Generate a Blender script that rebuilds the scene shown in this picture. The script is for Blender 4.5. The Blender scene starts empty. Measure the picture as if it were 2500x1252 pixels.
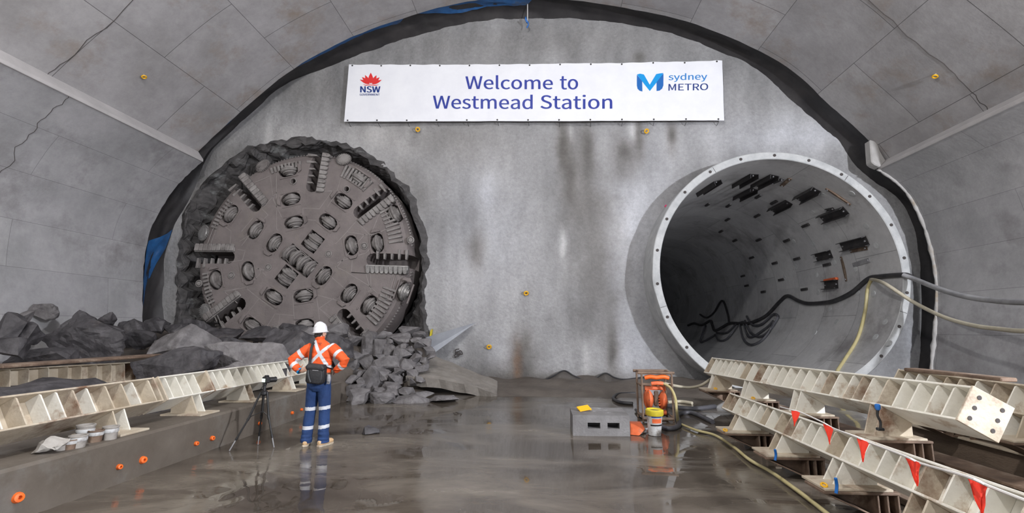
import bpy, bmesh, math, random
from mathutils import Vector, Matrix, noise, Quaternion
C = bpy.context.scene
COL = C.collection
random.seed(7)
R = math.radians
# ------------------------------------------------------------------ camera
FPX = 1150.0
TH = math.atan(176 / FPX); AL = math.atan(75 / FPX * math.cos(TH))
CAM = Vector((0, 0, 1.78))
cd = bpy.data.cameras.new('camera'); cam = bpy.data.objects.new('camera', cd); COL.objects.link(cam)
cam.location = CAM; cam.rotation_euler = (math.pi / 2 + TH, 0, AL)
cd.sensor_width = 36; cd.lens = FPX / 2500 * 36; cd.clip_start = .05; cd.clip_end = 200
C.camera = cam
# ------------------------------------------------------------------ world, lamps, exposure
w = bpy.data.worlds.new('world'); C.world = w; w.use_nodes = True
w.node_tree.nodes['Background'].inputs[0].default_value = (.92, .95, 1.0, 1)
w.node_tree.nodes['Background'].inputs[1].default_value = .95
def area(name, loc, target, size, power, col):
    l = bpy.data.lights.new(name, 'AREA'); l.size = size; l.energy = power; l.color = col
    o = bpy.data.objects.new(name, l); COL.objects.link(o); o.location = loc
    o.rotation_euler = (Vector(target) - Vector(loc)).to_track_quat('-Z', 'Y').to_euler()
    return o
def lamp(name, loc, power, r, col):
    l = bpy.data.lights.new(name, 'POINT'); l.energy = power; l.shadow_soft_size = r; l.color = col
    o = bpy.data.objects.new(name, l); COL.objects.link(o); o.location = loc; return o
lamp('flood_lamp_right', (10.6, -1.0, 5.0), 9200, .2, (.92, .94, 1.0))
lamp('flood_lamp_high', (-1.8, 0.0, 10.8), 3500, .2, (1.0, .98, .96))
lamp('flood_lamp_left', (-9.5, -2.0, 5.5), 1500, .3, (1.0, .97, .93))
C.view_settings.view_transform = 'Standard'; C.view_settings.look = 'None'
C.view_settings.exposure = -0.36; C.view_settings.gamma = 1.0; C.view_settings.use_curve_mapping = False

# ------------------------------------------------------------------ helpers
FW = Vector((-math.sin(AL) * math.cos(TH), math.cos(AL) * math.cos(TH), math.sin(TH)))
RT = Vector((math.cos(AL), math.sin(AL), 0)); UP = RT.cross(FW)
def ray(x, y): return FW + RT * ((x - 1250) / FPX) + UP * ((626 - y) / FPX)
def at(x, y, Y): r = ray(x, y); return CAM + r * (Y / r.y)
def atz(x, y, z=0.0): r = ray(x, y); return CAM + r * ((z - CAM.z) / r.z)
def atx(x, y, X): r = ray(x, y); return CAM + r * (X / r.x)
def lerp(a, b, t): return a + (b - a) * t
def smooth(a, b, x):
    t = min(1, max(0, (x - a) / (b - a))); return t * t * (3 - 2 * t)
def n3(x, y, z): return noise.noise(Vector((x, y, z)))
def spline(pts, n=8):
    pts = [Vector(p) for p in pts]; out = []
    for i in range(len(pts) - 1):
        p0 = pts[max(i - 1, 0)]; p1 = pts[i]; p2 = pts[i + 1]; p3 = pts[min(i + 2, len(pts) - 1)]
        for k in range(n):
            t = k / n
            out.append(.5 * ((2 * p1) + (p2 - p0) * t + (2 * p0 - 5 * p1 + 4 * p2 - p3) * t * t + (3 * p1 - p0 - 3 * p2 + p3) * t ** 3))
    out.append(pts[-1]); return out

def worldloc(o):
    v = Vector((0, 0, 0))
    while o: v += o.location; o = o.parent
    return v

class MB:
    """collects faces in world (or local) coordinates, builds ONE mesh object"""
    def __init__(s): s.v = []; s.f = []; s.m = []; s.uv = None
    def add(s, vs, fs, mi=0):
        b = len(s.v); s.v += [Vector(p) for p in vs]; s.f += [tuple(b + i for i in f) for f in fs]; s.m += [mi] * len(fs); return s
    def box(s, c, size, M=None, mi=0):
        hx, hy, hz = size[0] / 2, size[1] / 2, size[2] / 2
        vs = [Vector((x, y, z)) for x in (-hx, hx) for y in (-hy, hy) for z in (-hz, hz)]
        if M is not None: vs = [M @ v for v in vs]
        vs = [v + Vector(c) for v in vs]
        return s.add(vs, [(0, 1, 3, 2), (4, 6, 7, 5), (0, 4, 5, 1), (2, 3, 7, 6), (0, 2, 6, 4), (1, 5, 7, 3)], mi)
    def prism(s, poly, d, mi=0):
        """poly: list of 3d points, extruded along vector d"""
        n = len(poly); d = Vector(d); vs = [Vector(p) for p in poly] + [Vector(p) + d for p in poly]
        fs = [tuple(range(n - 1, -1, -1)), tuple(range(n, 2 * n))] + [(i, (i + 1) % n, n + (i + 1) % n, n + i) for i in range(n)]
        return s.add(vs, fs, mi)
    def loft(s, rings, close=True, cap=True, mi=0):
        n = len(rings[0]); vs = [p for r in rings for p in r]; fs = []
        for i in range(len(rings) - 1):
            for j in range(n if close else n - 1):
                k = (j + 1) % n; fs.append((i * n + j, i * n + k, (i + 1) * n + k, (i + 1) * n + j))
        if cap and close:
            fs.append(tuple(range(n - 1, -1, -1))); b = (len(rings) - 1) * n; fs.append(tuple(range(b, b + n)))
        return s.add(vs, fs, mi)
    def tube(s, pts, r, n=8, mi=0, cap=True):
        pts = [Vector(p) for p in pts]; rings = []; N = len(pts)
        t0 = (pts[1] - pts[0]).normalized(); u = t0.orthogonal().normalized()
        for i, p in enumerate(pts):
            t = (pts[min(i + 1, N - 1)] - pts[max(i - 1, 0)]).normalized()
            u = (u - t * u.dot(t)).normalized(); b = t.cross(u)
            rr = r[i] if isinstance(r, (list, tuple)) else r
            rings.append([p + (u * math.cos(a) + b * math.sin(a)) * rr for a in [2 * math.pi * k / n for k in range(n)]])
        return s.loft(rings, True, cap, mi)
    def cyl(s, a, b, r, n=12, r2=None, mi=0): return s.tube([a, b], [r, r if r2 is None else r2], n, mi)
    def lathe(s, c, axis, prof, n=24, mi=0, cap=True):
        """prof list of (r, h) along axis"""
        ax = Vector(axis).normalized(); u = ax.orthogonal().normalized(); b = ax.cross(u); c = Vector(c)
        return s.loft([[c + ax * h + (u * math.cos(a) + b * math.sin(a)) * r for a in [2 * math.pi * k / n for k in range(n)]] for r, h in prof], True, cap, mi)
    def build(s, name, mats, parent=None, smooth_=False, bevel=0.0, angle=40):
        o_ = worldloc(parent) if parent else Vector((0, 0, 0))
        me = bpy.data.meshes.new(name); me.from_pydata([v - o_ for v in s.v], [], s.f)
        if not isinstance(mats, (list, tuple)): mats = [mats]
        for m in mats: me.materials.append(m)
        me.polygons.foreach_set('material_index', s.m)
        me.update()
        bm = bmesh.new(); bm.from_mesh(me); bmesh.ops.recalc_face_normals(bm, faces=bm.faces)
        if bevel: 
            try: bmesh.ops.bevel(bm, geom=[e for e in bm.edges if e.calc_face_angle(0) > R(30)], offset=bevel, segments=1, affect='EDGES', clamp_overlap=True)
            except Exception: pass
        bm.to_mesh(me); bm.free()
        if smooth_:
            me.polygons.foreach_set('use_smooth', [True] * len(me.polygons))
            try: me.set_sharp_from_angle(angle=R(angle))
            except Exception: pass
        o = bpy.data.objects.new(name, me); COL.objects.link(o)
        if parent: o.parent = parent
        return o
def thing(name, label, cat, loc, group=None):
    o = bpy.data.objects.new(name, None); COL.objects.link(o); o.location = loc; o.empty_display_size = .1
    return tag(o, label, cat, group)
def tag(o, label, cat, group=None, kind=None):
    o['label'] = label; o['category'] = cat
    if group: o['group'] = group
    if kind: o['kind'] = kind
    return o
def struct(o): o['kind'] = 'structure'; return o
def recenter(o):
    """moves a one-mesh thing's origin to the bottom middle of its mesh"""
    me = o.data; vs = [v.co for v in me.vertices]
    c = Vector(((min(v.x for v in vs) + max(v.x for v in vs)) / 2, (min(v.y for v in vs) + max(v.y for v in vs)) / 2, min(v.z for v in vs)))
    me.transform(Matrix.Translation(-c)); o.location = o.location + c; return o
def evaluated(o, name, mats):
    dg = bpy.context.evaluated_depsgraph_get(); dg.update()
    me = bpy.data.meshes.new_from_object(o.evaluated_get(dg)); me.name = name
    old = o.data; o.modifiers.clear(); o.data = me; o.name = name
    me.materials.clear()
    for m in (mats if isinstance(mats, (list, tuple)) else [mats]): me.materials.append(m)
    return o

# ------------------------------------------------------------------ materials
def mat(name, c1, c2=None, scale=4.0, rough=.7, bump=.0, bscale=30.0, metal=0.0, spec=.5, detail=6.0, stretch=None, c3=None, s3=1.0, t3=(.55, .7), coat=0):
    m = bpy.data.materials.new(name); m.use_nodes = True; nt = m.node_tree; N = nt.nodes; L = nt.links
    b = N['Principled BSDF']; b.inputs['Roughness'].default_value = rough; b.inputs['Metallic'].default_value = metal
    b.inputs['Specular IOR Level'].default_value = spec
    if coat: b.inputs['Coat Weight'].default_value = coat
    tc = N.new('ShaderNodeTexCoord'); src = tc.outputs['Object']
    if stretch:
        mp = N.new('ShaderNodeMapping'); mp.inputs['Scale'].default_value = stretch; L.new(src, mp.inputs[0]); src = mp.outputs[0]
    col = None
    if c2:
        nz = N.new('ShaderNodeTexNoise'); nz.inputs['Scale'].default_value = scale; nz.inputs['Detail'].default_value = detail; nz.inputs['Roughness'].default_value = .65
        L.new(src, nz.inputs['Vector'])
        cr = N.new('ShaderNodeValToRGB'); cr.color_ramp.elements[0].position = .35; cr.color_ramp.elements[1].position = .65
        cr.color_ramp.elements[0].color = (*c1, 1); cr.color_ramp.elements[1].color = (*c2, 1); L.new(nz.outputs['Fac'], cr.inputs[0]); col = cr.outputs[0]
        if c3:
            n2 = N.new('ShaderNodeTexNoise'); n2.inputs['Scale'].default_value = s3; n2.inputs['Detail'].default_value = 8; n2.inputs['Roughness'].default_value = .7
            L.new(src, n2.inputs['Vector'])
            mr = N.new('ShaderNodeMapRange'); mr.inputs[1].default_value = t3[0]; mr.inputs[2].default_value = t3[1]; L.new(n2.outputs['Fac'], mr.inputs[0])
            mx = N.new('ShaderNodeMix'); mx.data_type = 'RGBA'; L.new(mr.outputs[0], mx.inputs[0]); L.new(col, mx.inputs[6]); mx.inputs[7].default_value = (*c3, 1); col = mx.outputs[2]
        L.new(col, b.inputs['Base Color'])
    else: b.inputs['Base Color'].default_value = (*c1, 1)
    if bump:
        bz = N.new('ShaderNodeTexNoise'); bz.inputs['Scale'].default_value = bscale; bz.inputs['Detail'].default_value = 5; L.new(src, bz.inputs['Vector'])
        bp = N.new('ShaderNodeBump'); bp.inputs['Strength'].default_value = bump; bp.inputs['Distance'].default_value = .03; L.new(bz.outputs['Fac'], bp.inputs['Height']); L.new(bp.outputs[0], b.inputs['Normal'])
    return m
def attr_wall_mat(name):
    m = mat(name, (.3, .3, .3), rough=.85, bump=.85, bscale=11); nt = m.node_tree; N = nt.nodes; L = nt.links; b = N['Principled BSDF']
    a = N.new('ShaderNodeAttribute'); a.attribute_name = 'stain_and_light'
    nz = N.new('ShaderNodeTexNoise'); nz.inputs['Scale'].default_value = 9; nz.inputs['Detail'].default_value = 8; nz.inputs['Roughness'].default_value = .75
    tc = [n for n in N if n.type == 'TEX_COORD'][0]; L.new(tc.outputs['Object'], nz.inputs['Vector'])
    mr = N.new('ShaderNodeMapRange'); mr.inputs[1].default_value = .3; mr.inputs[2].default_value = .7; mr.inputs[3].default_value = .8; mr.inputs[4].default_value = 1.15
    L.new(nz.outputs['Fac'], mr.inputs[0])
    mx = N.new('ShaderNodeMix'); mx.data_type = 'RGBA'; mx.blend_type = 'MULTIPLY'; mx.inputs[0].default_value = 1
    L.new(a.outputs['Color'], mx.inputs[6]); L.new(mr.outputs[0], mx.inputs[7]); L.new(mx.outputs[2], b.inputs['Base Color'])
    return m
def panel_mat(name, c1, c2, bw, rh, mortar=.006, c3=None, off=.5, gdark=.35, rough=.75):
    """cast concrete with panel joints: brick pattern on the mesh's UV map, in metres"""
    m = mat(name, c1, c2, scale=.7, rough=rough, bump=.15, bscale=10, c3=c3, s3=.5, t3=(.52, .68)); nt = m.node_tree; N = nt.nodes; L = nt.links; b = N['Principled BSDF']
    src = b.inputs['Base Color'].links[0].from_socket
    uv = N.new('ShaderNodeUVMap'); br = N.new('ShaderNodeTexBrick')
    br.inputs['Color1'].default_value = (1, 1, 1, 1); br.inputs['Color2'].default_value = (.86, .86, .87, 1); br.inputs['Mortar'].default_value = (gdark, gdark, gdark, 1)
    br.inputs['Scale'].default_value = 1; br.inputs['Mortar Size'].default_value = mortar; br.inputs['Brick Width'].default_value = bw; br.inputs['Row Height'].default_value = rh
    br.offset = off; br.inputs['Mortar Smooth'].default_value = .3
    L.new(uv.outputs[0], br.inputs['Vector'])
    mx = N.new('ShaderNodeMix'); mx.data_type = 'RGBA'; mx.blend_type = 'MULTIPLY'; mx.inputs[0].default_value = 1
    L.new(src, mx.inputs[6]); L.new(br.outputs[0], mx.inputs[7])
    # fine speckle
    nz = N.new('ShaderNodeTexNoise'); nz.inputs['Scale'].default_value = 5; nz.inputs['Detail'].default_value = 9; nz.inputs['Roughness'].default_value = .8
    tc = [n for n in N if n.type == 'TEX_COORD'][0]; L.new(tc.outputs['Object'], nz.inputs['Vector'])
    mr = N.new('ShaderNodeMapRange'); mr.inputs[1].default_value = .3; mr.inputs[2].default_value = .7; mr.inputs[3].default_value = .88; mr.inputs[4].default_value = 1.1; L.new(nz.outputs['Fac'], mr.inputs[0])
    m2 = N.new('ShaderNodeMix'); m2.data_type = 'RGBA'; m2.blend_type = 'MULTIPLY'; m2.inputs[0].default_value = 1
    L.new(mx.outputs[2], m2.inputs[6]); L.new(mr.outputs[0], m2.inputs[7]); L.new(m2.outputs[2], b.inputs['Base Color'])
    return m
M = {}
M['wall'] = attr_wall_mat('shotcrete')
M['vault'] = panel_mat('vault_concrete', (.31, .30, .30), (.42, .41, .415), 3.1, 2.35, c3=(.29, .245, .21), gdark=.28, mortar=.009)
M['side'] = panel_mat('side_concrete', (.33, .33, .335), (.44, .435, .445), 5.5, 1.18, c3=(.25, .24, .245), gdark=.5)
M['ledge'] = mat('ledge_concrete', (.40, .385, .385), (.48, .46, .46), scale=1.5, rough=.8, bump=.1)
M['ring'] = panel_mat('segment_concrete', (.46, .46, .465), (.56, .56, .56), 3.6, 1.85, mortar=.010, c3=(.30, .29, .29), gdark=.45, rough=.55)
M['ringface'] = mat('segment_face', (.38, .39, .40), (.52, .53, .53), scale=2.2, rough=.75, bump=.25, bscale=12, c3=(.36, .37, .38), s3=1.6)
M['rim'] = mat('shotcrete_rim', (.36, .35, .34), (.46, .45, .44), scale=2.5, rough=.9, bump=.6, bscale=9, c3=(.33, .27, .2), s3=1.2)
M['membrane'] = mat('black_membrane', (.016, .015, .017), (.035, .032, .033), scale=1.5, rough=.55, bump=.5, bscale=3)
M['blue'] = mat('blue_membrane', (.012, .06, .17), (.02, .11, .30), scale=2.2, rough=.45, bump=.5, bscale=4, c3=(.05, .06, .08), s3=1.3)
M['rockface'] = mat('cut_rock', (.035, .033, .034), (.085, .08, .08), scale=2.0, rough=.8, bump=.8, bscale=6, c3=(.16, .165, .165), s3=1.1, t3=(.56, .66), stretch=(1, 1, 2.2))
M['rock'] = mat('grey_shale', (.095, .088, .090), (.205, .195, .197), scale=3.2, rough=.75, bump=.8, bscale=9, c3=(.06, .05, .047), s3=1.4)
M['darkrock'] = mat('dark_shale', (.026, .024, .027), (.078, .073, .078), scale=3.2, rough=.65, bump=.9, bscale=8, c3=(.10, .085, .08), s3=1.2)
M['slab'] = mat('broken_concrete', (.19, .17, .15), (.27, .25, .225), scale=2.5, rough=.8, bump=.5, bscale=10, c3=(.10, .085, .075), s3=1.2)
M['mud'] = mat('mud', (.080, .066, .054), (.135, .115, .097), scale=1.2, rough=.6, bump=.6, bscale=7)
M['kerb'] = mat('kerb_concrete', (.092, .076, .060), (.135, .115, .094), scale=1.4, rough=.65, bump=.35, bscale=10, c3=(.16, .15, .135), s3=.9)
M['tbm'] = mat('muddy_steel', (.145, .125, .121), (.205, .178, .172), scale=1.3, rough=.75, bump=.3, bscale=22, c3=(.20, .175, .155), s3=.8)
M['tbm2'] = mat('worn_steel', (.15, .135, .13), (.26, .245, .235), scale=3.5, rough=.6, bump=.4, bscale=14, c3=(.09, .08, .078), s3=2.5)
M['seam'] = mat('weld_ridge', (.20, .18, .17), (.27, .25, .24), scale=3, rough=.7)
M['groove'] = mat('groove_dirt', (.06, .052, .05), rough=.9)
M['bright'] = mat('ground_steel', (.26, .25, .245), (.42, .41, .40), scale=8, rough=.35, bump=.3, bscale=25, metal=.5)
M['cream'] = mat('cream_paint', (.66, .63, .55), (.78, .76, .69), scale=2.5, rough=.6, bump=.15, bscale=20, c3=(.36, .24, .14), s3=2.2, t3=(.56, .70))
M['creamdirty'] = mat('dirty_cream_paint', (.40, .33, .24), (.58, .52, .42), scale=2.0, rough=.65, bump=.2, bscale=20, c3=(.18, .10, .06), s3=1.8, t3=(.5, .68))
M['edge'] = mat('plate_edge', (.44, .38, .26), (.60, .55, .42), scale=4, rough=.7, c3=(.22, .13, .07), s3=3)
M['rust'] = mat('rusty_steel', (.10, .065, .045), (.22, .15, .105), scale=3, rough=.75, bump=.4, bscale=15, c3=(.33, .28, .22), s3=1.5)
M['darksteel'] = mat('dark_steel', (.03, .028, .03), (.06, .055, .055), scale=3, rough=.5, bump=.2)
M['black'] = mat('black_plastic', (.012, .012, .013), rough=.45)
M['orange'] = mat('orange_fabric', (.64, .075, .009), (.72, .095, .014), scale=5, rough=.75, bump=.35, bscale=16)
M['tape'] = mat('silver_tape', (.50, .52, .56), (.62, .64, .68), scale=6, rough=.4)
M['navy'] = mat('navy_fabric', (.006, .026, .095), (.011, .040, .135), scale=6, rough=.85, bump=.35, bscale=18, c3=(.10, .13, .2), s3=14, t3=(.70, .76))
M['skin'] = mat('skin', (.55, .32, .23), (.62, .38, .28), scale=10, rough=.55)
M['hair'] = mat('hair', (.02, .014, .012), rough=.6)
M['helmet'] = mat('white_helmet', (.68, .68, .70), rough=.25, coat=.3)
M['boot'] = mat('tan_boot', (.50, .32, .16), (.62, .43, .25), scale=6, rough=.75, bump=.2)
M['belt'] = mat('brown_belt', (.09, .045, .025), rough=.5)
M['bag'] = mat('black_nylon', (.012, .012, .014), (.022, .022, .025), scale=8, rough=.6, bump=.2, bscale=40)
M['baggrey'] = mat('charcoal_nylon', (.05, .055, .06), rough=.6, bump=.2, bscale=40)
M['banner'] = mat('white_vinyl', (.80, .81, .86), (.86, .87, .91), scale=1.2, rough=.5, spec=.3)
M['bannerblue'] = mat('print_blue', (.018, .045, .30), (.028, .042, .32), scale=1.5, rough=.5)
M['navyprint'] = mat('print_navy', (.012, .04, .21), rough=.5)
M['red'] = mat('print_red', (.72, .03, .03), rough=.5)
M['metroblue'] = mat('print_sky_blue', (.0, .30, .72), rough=.5)
M['metrodark'] = mat('print_mid_blue', (.01, .13, .45), rough=.5)
M['metroword'] = mat('print_word_blue', (.02, .22, .60), rough=.5)
M['flag'] = mat('red_flag', (.82, .035, .015), (.90, .05, .02), scale=6, rough=.6)
M['rope'] = mat('white_rope', (.62, .60, .58), rough=.8)
M['yellow'] = mat('yellow_paint', (.78, .42, .015), rough=.45)
M['orangecap'] = mat('orange_plastic', (.85, .16, .015), (.7, .12, .02), scale=30, rough=.5)
M['hosegrey'] = mat('grey_hose', (.055, .055, .065), (.09, .09, .10), scale=4, rough=.5)
M['hosedark'] = mat('black_hose', (.02, .02, .024), (.05, .048, .05), scale=3, rough=.5)
M['hosecream'] = mat('cream_hose', (.40, .36, .27), (.52, .48, .38), scale=2.5, rough=.55)
M['hosepale'] = mat('pale_grey_hose', (.20, .20, .21), (.33, .33, .34), scale=2, rough=.5)
M['hoseyellow'] = mat('yellow_hose', (.42, .36, .17), (.52, .46, .25), scale=2.5, rough=.55)
M['blueband'] = mat('blue_strap', (.01, .13, .45), rough=.5)
M['pumporange'] = mat('pump_orange', (.55, .10, .03), (.75, .17, .06), scale=5, rough=.5, c3=(.22, .14, .1), s3=3)
M['white'] = mat('white_plastic', (.42, .43, .43), (.60, .60, .60), scale=6, rough=.5, c3=(.22, .20, .18), s3=6, t3=(.48, .62))
M['brightyellow'] = mat('bright_yellow', (.66, .55, .02), (.45, .36, .04), scale=9, rough=.5)
M['pot'] = mat('grey_pot', (.24, .22, .20), (.36, .34, .31), scale=4, rough=.7, bump=.2)
M['bagpaper'] = mat('crumpled_sack', (.30, .28, .255), (.42, .40, .37), scale=4, rough=.8, bump=.7, bscale=8)
M['sheet'] = mat('grey_sheet', (.24, .255, .285), (.31, .325, .355), scale=1.5, rough=.5, bump=.1)
M['timber'] = mat('brown_timber', (.10, .07, .05), (.17, .125, .09), scale=2, rough=.8, bump=.4, stretch=(3, .6, 3))
M['pink'] = mat('pink_spray', (.85, .06, .2), rough=.7)
M['green'] = mat('green_spray', (.10, .30, .19), rough=.7)
scr = bpy.data.materials.new('camera_screen'); scr.use_nodes = True
b_ = scr.node_tree.nodes['Principled BSDF']; b_.inputs['Base Color'].default_value = (.7, .85, .75, 1); b_.inputs['Emission Color'].default_value = (.75, 1, .85, 1); b_.inputs['Emission Strength'].default_value = .9
M['screen'] = scr

# wet floor: mud slab with water films
def floor_mat():
    m = bpy.data.materials.new('wet_floor'); m.use_nodes = True; nt = m.node_tree; N = nt.nodes; L = nt.links; b = N['Principled BSDF']
    tc = N.new('ShaderNodeTexCoord')
    mp = N.new('ShaderNodeMapping'); mp.inputs['Scale'].default_value = (.35, .8, 1); mp.inputs['Rotation'].default_value = (0, 0, R(-12)); L.new(tc.outputs['Object'], mp.inputs[0])
    nz = N.new('ShaderNodeTexNoise'); nz.inputs['Scale'].default_value = 1.3; nz.inputs['Detail'].default_value = 9; nz.inputs['Roughness'].default_value = .62; nz.inputs['Distortion'].default_value = .6
    L.new(mp.outputs[0], nz.inputs['Vector'])
    cr = N.new('ShaderNodeValToRGB'); e = cr.color_ramp.elements; e[0].position = .36; e[0].color = (.054, .044, .035, 1); e[1].position = .68; e[1].color = (.180, .158, .130, 1)
    x = cr.color_ramp.elements.new(.5); x.color = (.100, .084, .068, 1)
    L.new(nz.outputs['Fac'], cr.inputs[0]); L.new(cr.outputs[0], b.inputs['Base Color'])
    mr = N.new('ShaderNodeMapRange'); mr.inputs[1].default_value = .49; mr.inputs[2].default_value = .70; mr.inputs[3].default_value = .025; mr.inputs[4].default_value = .38; L.new(nz.outputs['Fac'], mr.inputs[0])
    L.new(mr.outputs[0], b.inputs['Roughness']); b.inputs['IOR'].default_value = 1.4
    b.inputs['Specular IOR Level'].default_value = .6
    bz = N.new('ShaderNodeTexNoise'); bz.inputs['Scale'].default_value = 7; bz.inputs['Detail'].default_value = 6; L.new(mp.outputs[0], bz.inputs['Vector'])
    ml = N.new('ShaderNodeMath'); ml.operation = 'MULTIPLY'; L.new(bz.outputs['Fac'], ml.inputs[0]); L.new(mr.outputs[0], ml.inputs[1])
    bp = N.new('ShaderNodeBump'); bp.inputs['Strength'].default_value = .25; bp.inputs['Distance'].default_value = .04; L.new(ml.outputs[0], bp.inputs['Height']); L.new(bp.outputs[0], b.inputs['Normal'])
    return m
M['floor'] = floor_mat()

# ------------------------------------------------------------------ setting
YW, YL = 15.5, 14.6
def P14(x, y, Y=YL): p = at(x, y, Y); return (p.x, p.z)
low_left = [(-12.7, -.1), (-12.88, 1.2), (-12.97, 2.33), (-13.12, 3.81), (-13.02, 5.05), (-12.5, 6.2), (-11.95, 6.92), (-11.46, 7.38)]
up_pts = [P14(481, 373), P14(560, 298), P14(700, 180), P14(860, 90), P14(1050, 25), P14(1190, -3), P14(1310, -8), P14(1500, 15), P14(1700, 60), P14(1900, 150), P14(2030, 260), P14(2118, 340), P14(2160, 391)]
low_right = [P14(2146, 413), P14(2192, 445), P14(2230, 490), P14(2265, 570), P14(2288, 680), P14(2286, 800), (11.15, .6), (11.1, -.1)]
def prof3(pp, Y): return [Vector((p.x, Y, p.z)) for p in pp]
def spl2(pts, n=8): return spline([(x, 0, z) for x, z in pts], n)
def offset(pp, d, cx=-.7, cz=3.0):
    out = []
    for i, p in enumerate(pp):
        t = (pp[min(i + 1, len(pp) - 1)] - pp[max(i - 1, 0)]).normalized(); nrm = Vector((-t.z, 0, t.x))
        if nrm.dot(p - Vector((cx, 0, cz))) < 0: nrm = -nrm
        out.append(p + nrm * d)
    return out
def sweep(name, pp, y0, y1, mt, thick=.4, ny=30, uoff=0.0):
    po = offset(pp, thick); n = len(pp); ys = [lerp(y0, y1, i / ny) for i in range(ny + 1)]
    mb = MB(); vs = []; fs = []; uvs = []
    s = [0]
    for i in range(1, n): s.append(s[-1] + (pp[i] - pp[i - 1]).length)
    for y in ys:
        for i, p in enumerate(pp):
            e = .03 * n3(i * .8, y * .1, 3) if y >= y1 - .01 else 0
            vs.append(Vector((p.x, y + e, p.z)))
    for j in range(ny):
        for i in range(n - 1): fs.append((j * n + i, j * n + i + 1, (j + 1) * n + i + 1, (j + 1) * n + i))
    mb.add(vs, fs)
    b = len(mb.v)
    mb.add([Vector((p.x, y1, p.z)) for p in po], []); mb.add([Vector((p.x, y0, p.z)) for p in po], [])
    for i in range(n - 1):
        k = ny * n; mb.f.append((k + i, k + i + 1, b + i + 1, b + i)); mb.m.append(0)
        mb.f.append((b + i, b + i + 1, b + n + i + 1, b + n + i)); mb.m.append(0)
    o = mb.build(name, mt, None, True, angle=50)
    uv = o.data.uv_layers.new(name='UVMap')
    for lp in o.data.loops:
        vi = lp.vertex_index
        if vi < b: uv.data[lp.index].uv = (vs[vi].y + uoff, s[vi % n] + uoff * .31)
        else: uv.data[lp.index].uv = (0.3, .3)
    return struct(o)
pl = spl2(low_left); pu = spl2(up_pts); pr = spl2(low_right)
Y0 = -11.0
sweep('wall_left', pl, Y0, YL, M['side'], uoff=.4)
sweep('ceiling', pu, Y0, YL, M['vault'], uoff=1.1)
sweep('wall_right', list(reversed(pr)), Y0, YL, M['side'], uoff=2.0)
# corbel ledge strips between vault and side walls
def ledge(name, a, b, c, d):
    mb = MB(); pts = [a, b, c, d]
    mb.prism([Vector((x, Y0, z)) for x, z in pts], (0, YL - Y0, 0))
    return struct(mb.build(name, M['ledge'], None, bevel=.012))
a0 = (pl[-1].x, pl[-1].z); u0 = (pu[0].x, pu[0].z)
ledge('trim_1', (a0[0] + .03, a0[1] - .02), (a0[0] + .03, a0[1] + .07), (u0[0] + .04, u0[1] + .05), (a0[0] - .9, a0[1] + .1))
a1 = (pr[0].x, pr[0].z); u1 = (pu[-1].x, pu[-1].z)
ledge('trim_2', (a1[0] - .03, a1[1] - .02), (a1[0] - .03, a1[1] + .07), (u1[0] + .02, u1[1] + .02), (a1[0] + .9, a1[1] + .1))
# construction joint grooves (dark sunken joint with its own thickness) on the side walls and vault
def joint(name, pp, Yj, i0, i1, wd=.014):
    q = offset(pp, -.004); mb = MB()
    pts = []
    for i in range(i0, i1): pts.append(Vector((q[i].x, Yj + .12 * n3(i * .45, Yj, 1), q[i].z)))
    mb.tube(pts, wd / 2, 5); return struct(mb.build(name, M['groove'], None))
joint('trim_3', pl, 10.05, 6, len(pl)); joint('trim_4', pu, 9.7, 0, 34)
joint('trim_5', pu, 11.2, len(pu) - 36, len(pu)); joint('trim_6', pr, 8.6, 0, 40)

# membrane band from lining to end wall, widened to stand in for the lining's shadow
full = pl + pu + pr
def band(name, off0, off1, y0, y1, mt, i0=0, i1=None, amp=.12, ny=8, seed=0):
    pp = full[i0:i1]; A = offset(pp, off0); B = offset(pp, off1); vs = []; n = len(pp)
    for j in range(ny + 1):
        t = j / ny
        for i in range(n):
            p = A[i].lerp(B[i], t); d = amp * n3(i * .22 + seed, t * 2.0, seed + .5) + amp * .6 * n3(i * .7, t * 5, seed)
            q = p + (p - Vector((-.7, 0, 3))).normalized() * d
            vs.append(Vector((q.x, lerp(y0, y1, t), q.z)))
    mb = MB(); mb.add(vs, [(j * n + i, j * n + i + 1, (j + 1) * n + i + 1, (j + 1) * n + i) for j in range(ny) for i in range(n - 1)])
    return mb.build(name, mt, None, True, angle=60)
arc_px = [(402, 790), (400, 700), (404, 620), (432, 540), (470, 470), (505, 385), (560, 325), (625, 265), (700, 205), (850, 145), (1000, 92), (1130, 60), (1290, 46), (1420, 47), (1500, 55), (1600, 72), (1700, 102), (1850, 172), (1950, 262), (2030, 335), (2090, 405), (2135, 445), (2185, 478), (2215, 530), (2238, 610), (2250, 700), (2250, 800), (2240, 900)]  # inner edge of the dark band, partly the lining's shadow edge on the wall
def resample(pp, n):
    s = [0]
    for a, b in zip(pp, pp[1:]): s.append(s[-1] + (b - a).length)
    out = []; j = 0
    for k in range(n):
        d = s[-1] * k / (n - 1)
        while j < len(s) - 2 and s[j + 1] < d: j += 1
        out.append(pp[j].lerp(pp[j + 1], min(1, (d - s[j]) / max(1e-9, s[j + 1] - s[j]))))
    return out
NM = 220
MA = resample(offset(full, .10), NM); MBk = resample(spline([at(x, y, 15.5) for x, y in arc_px], 8), NM)
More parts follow.
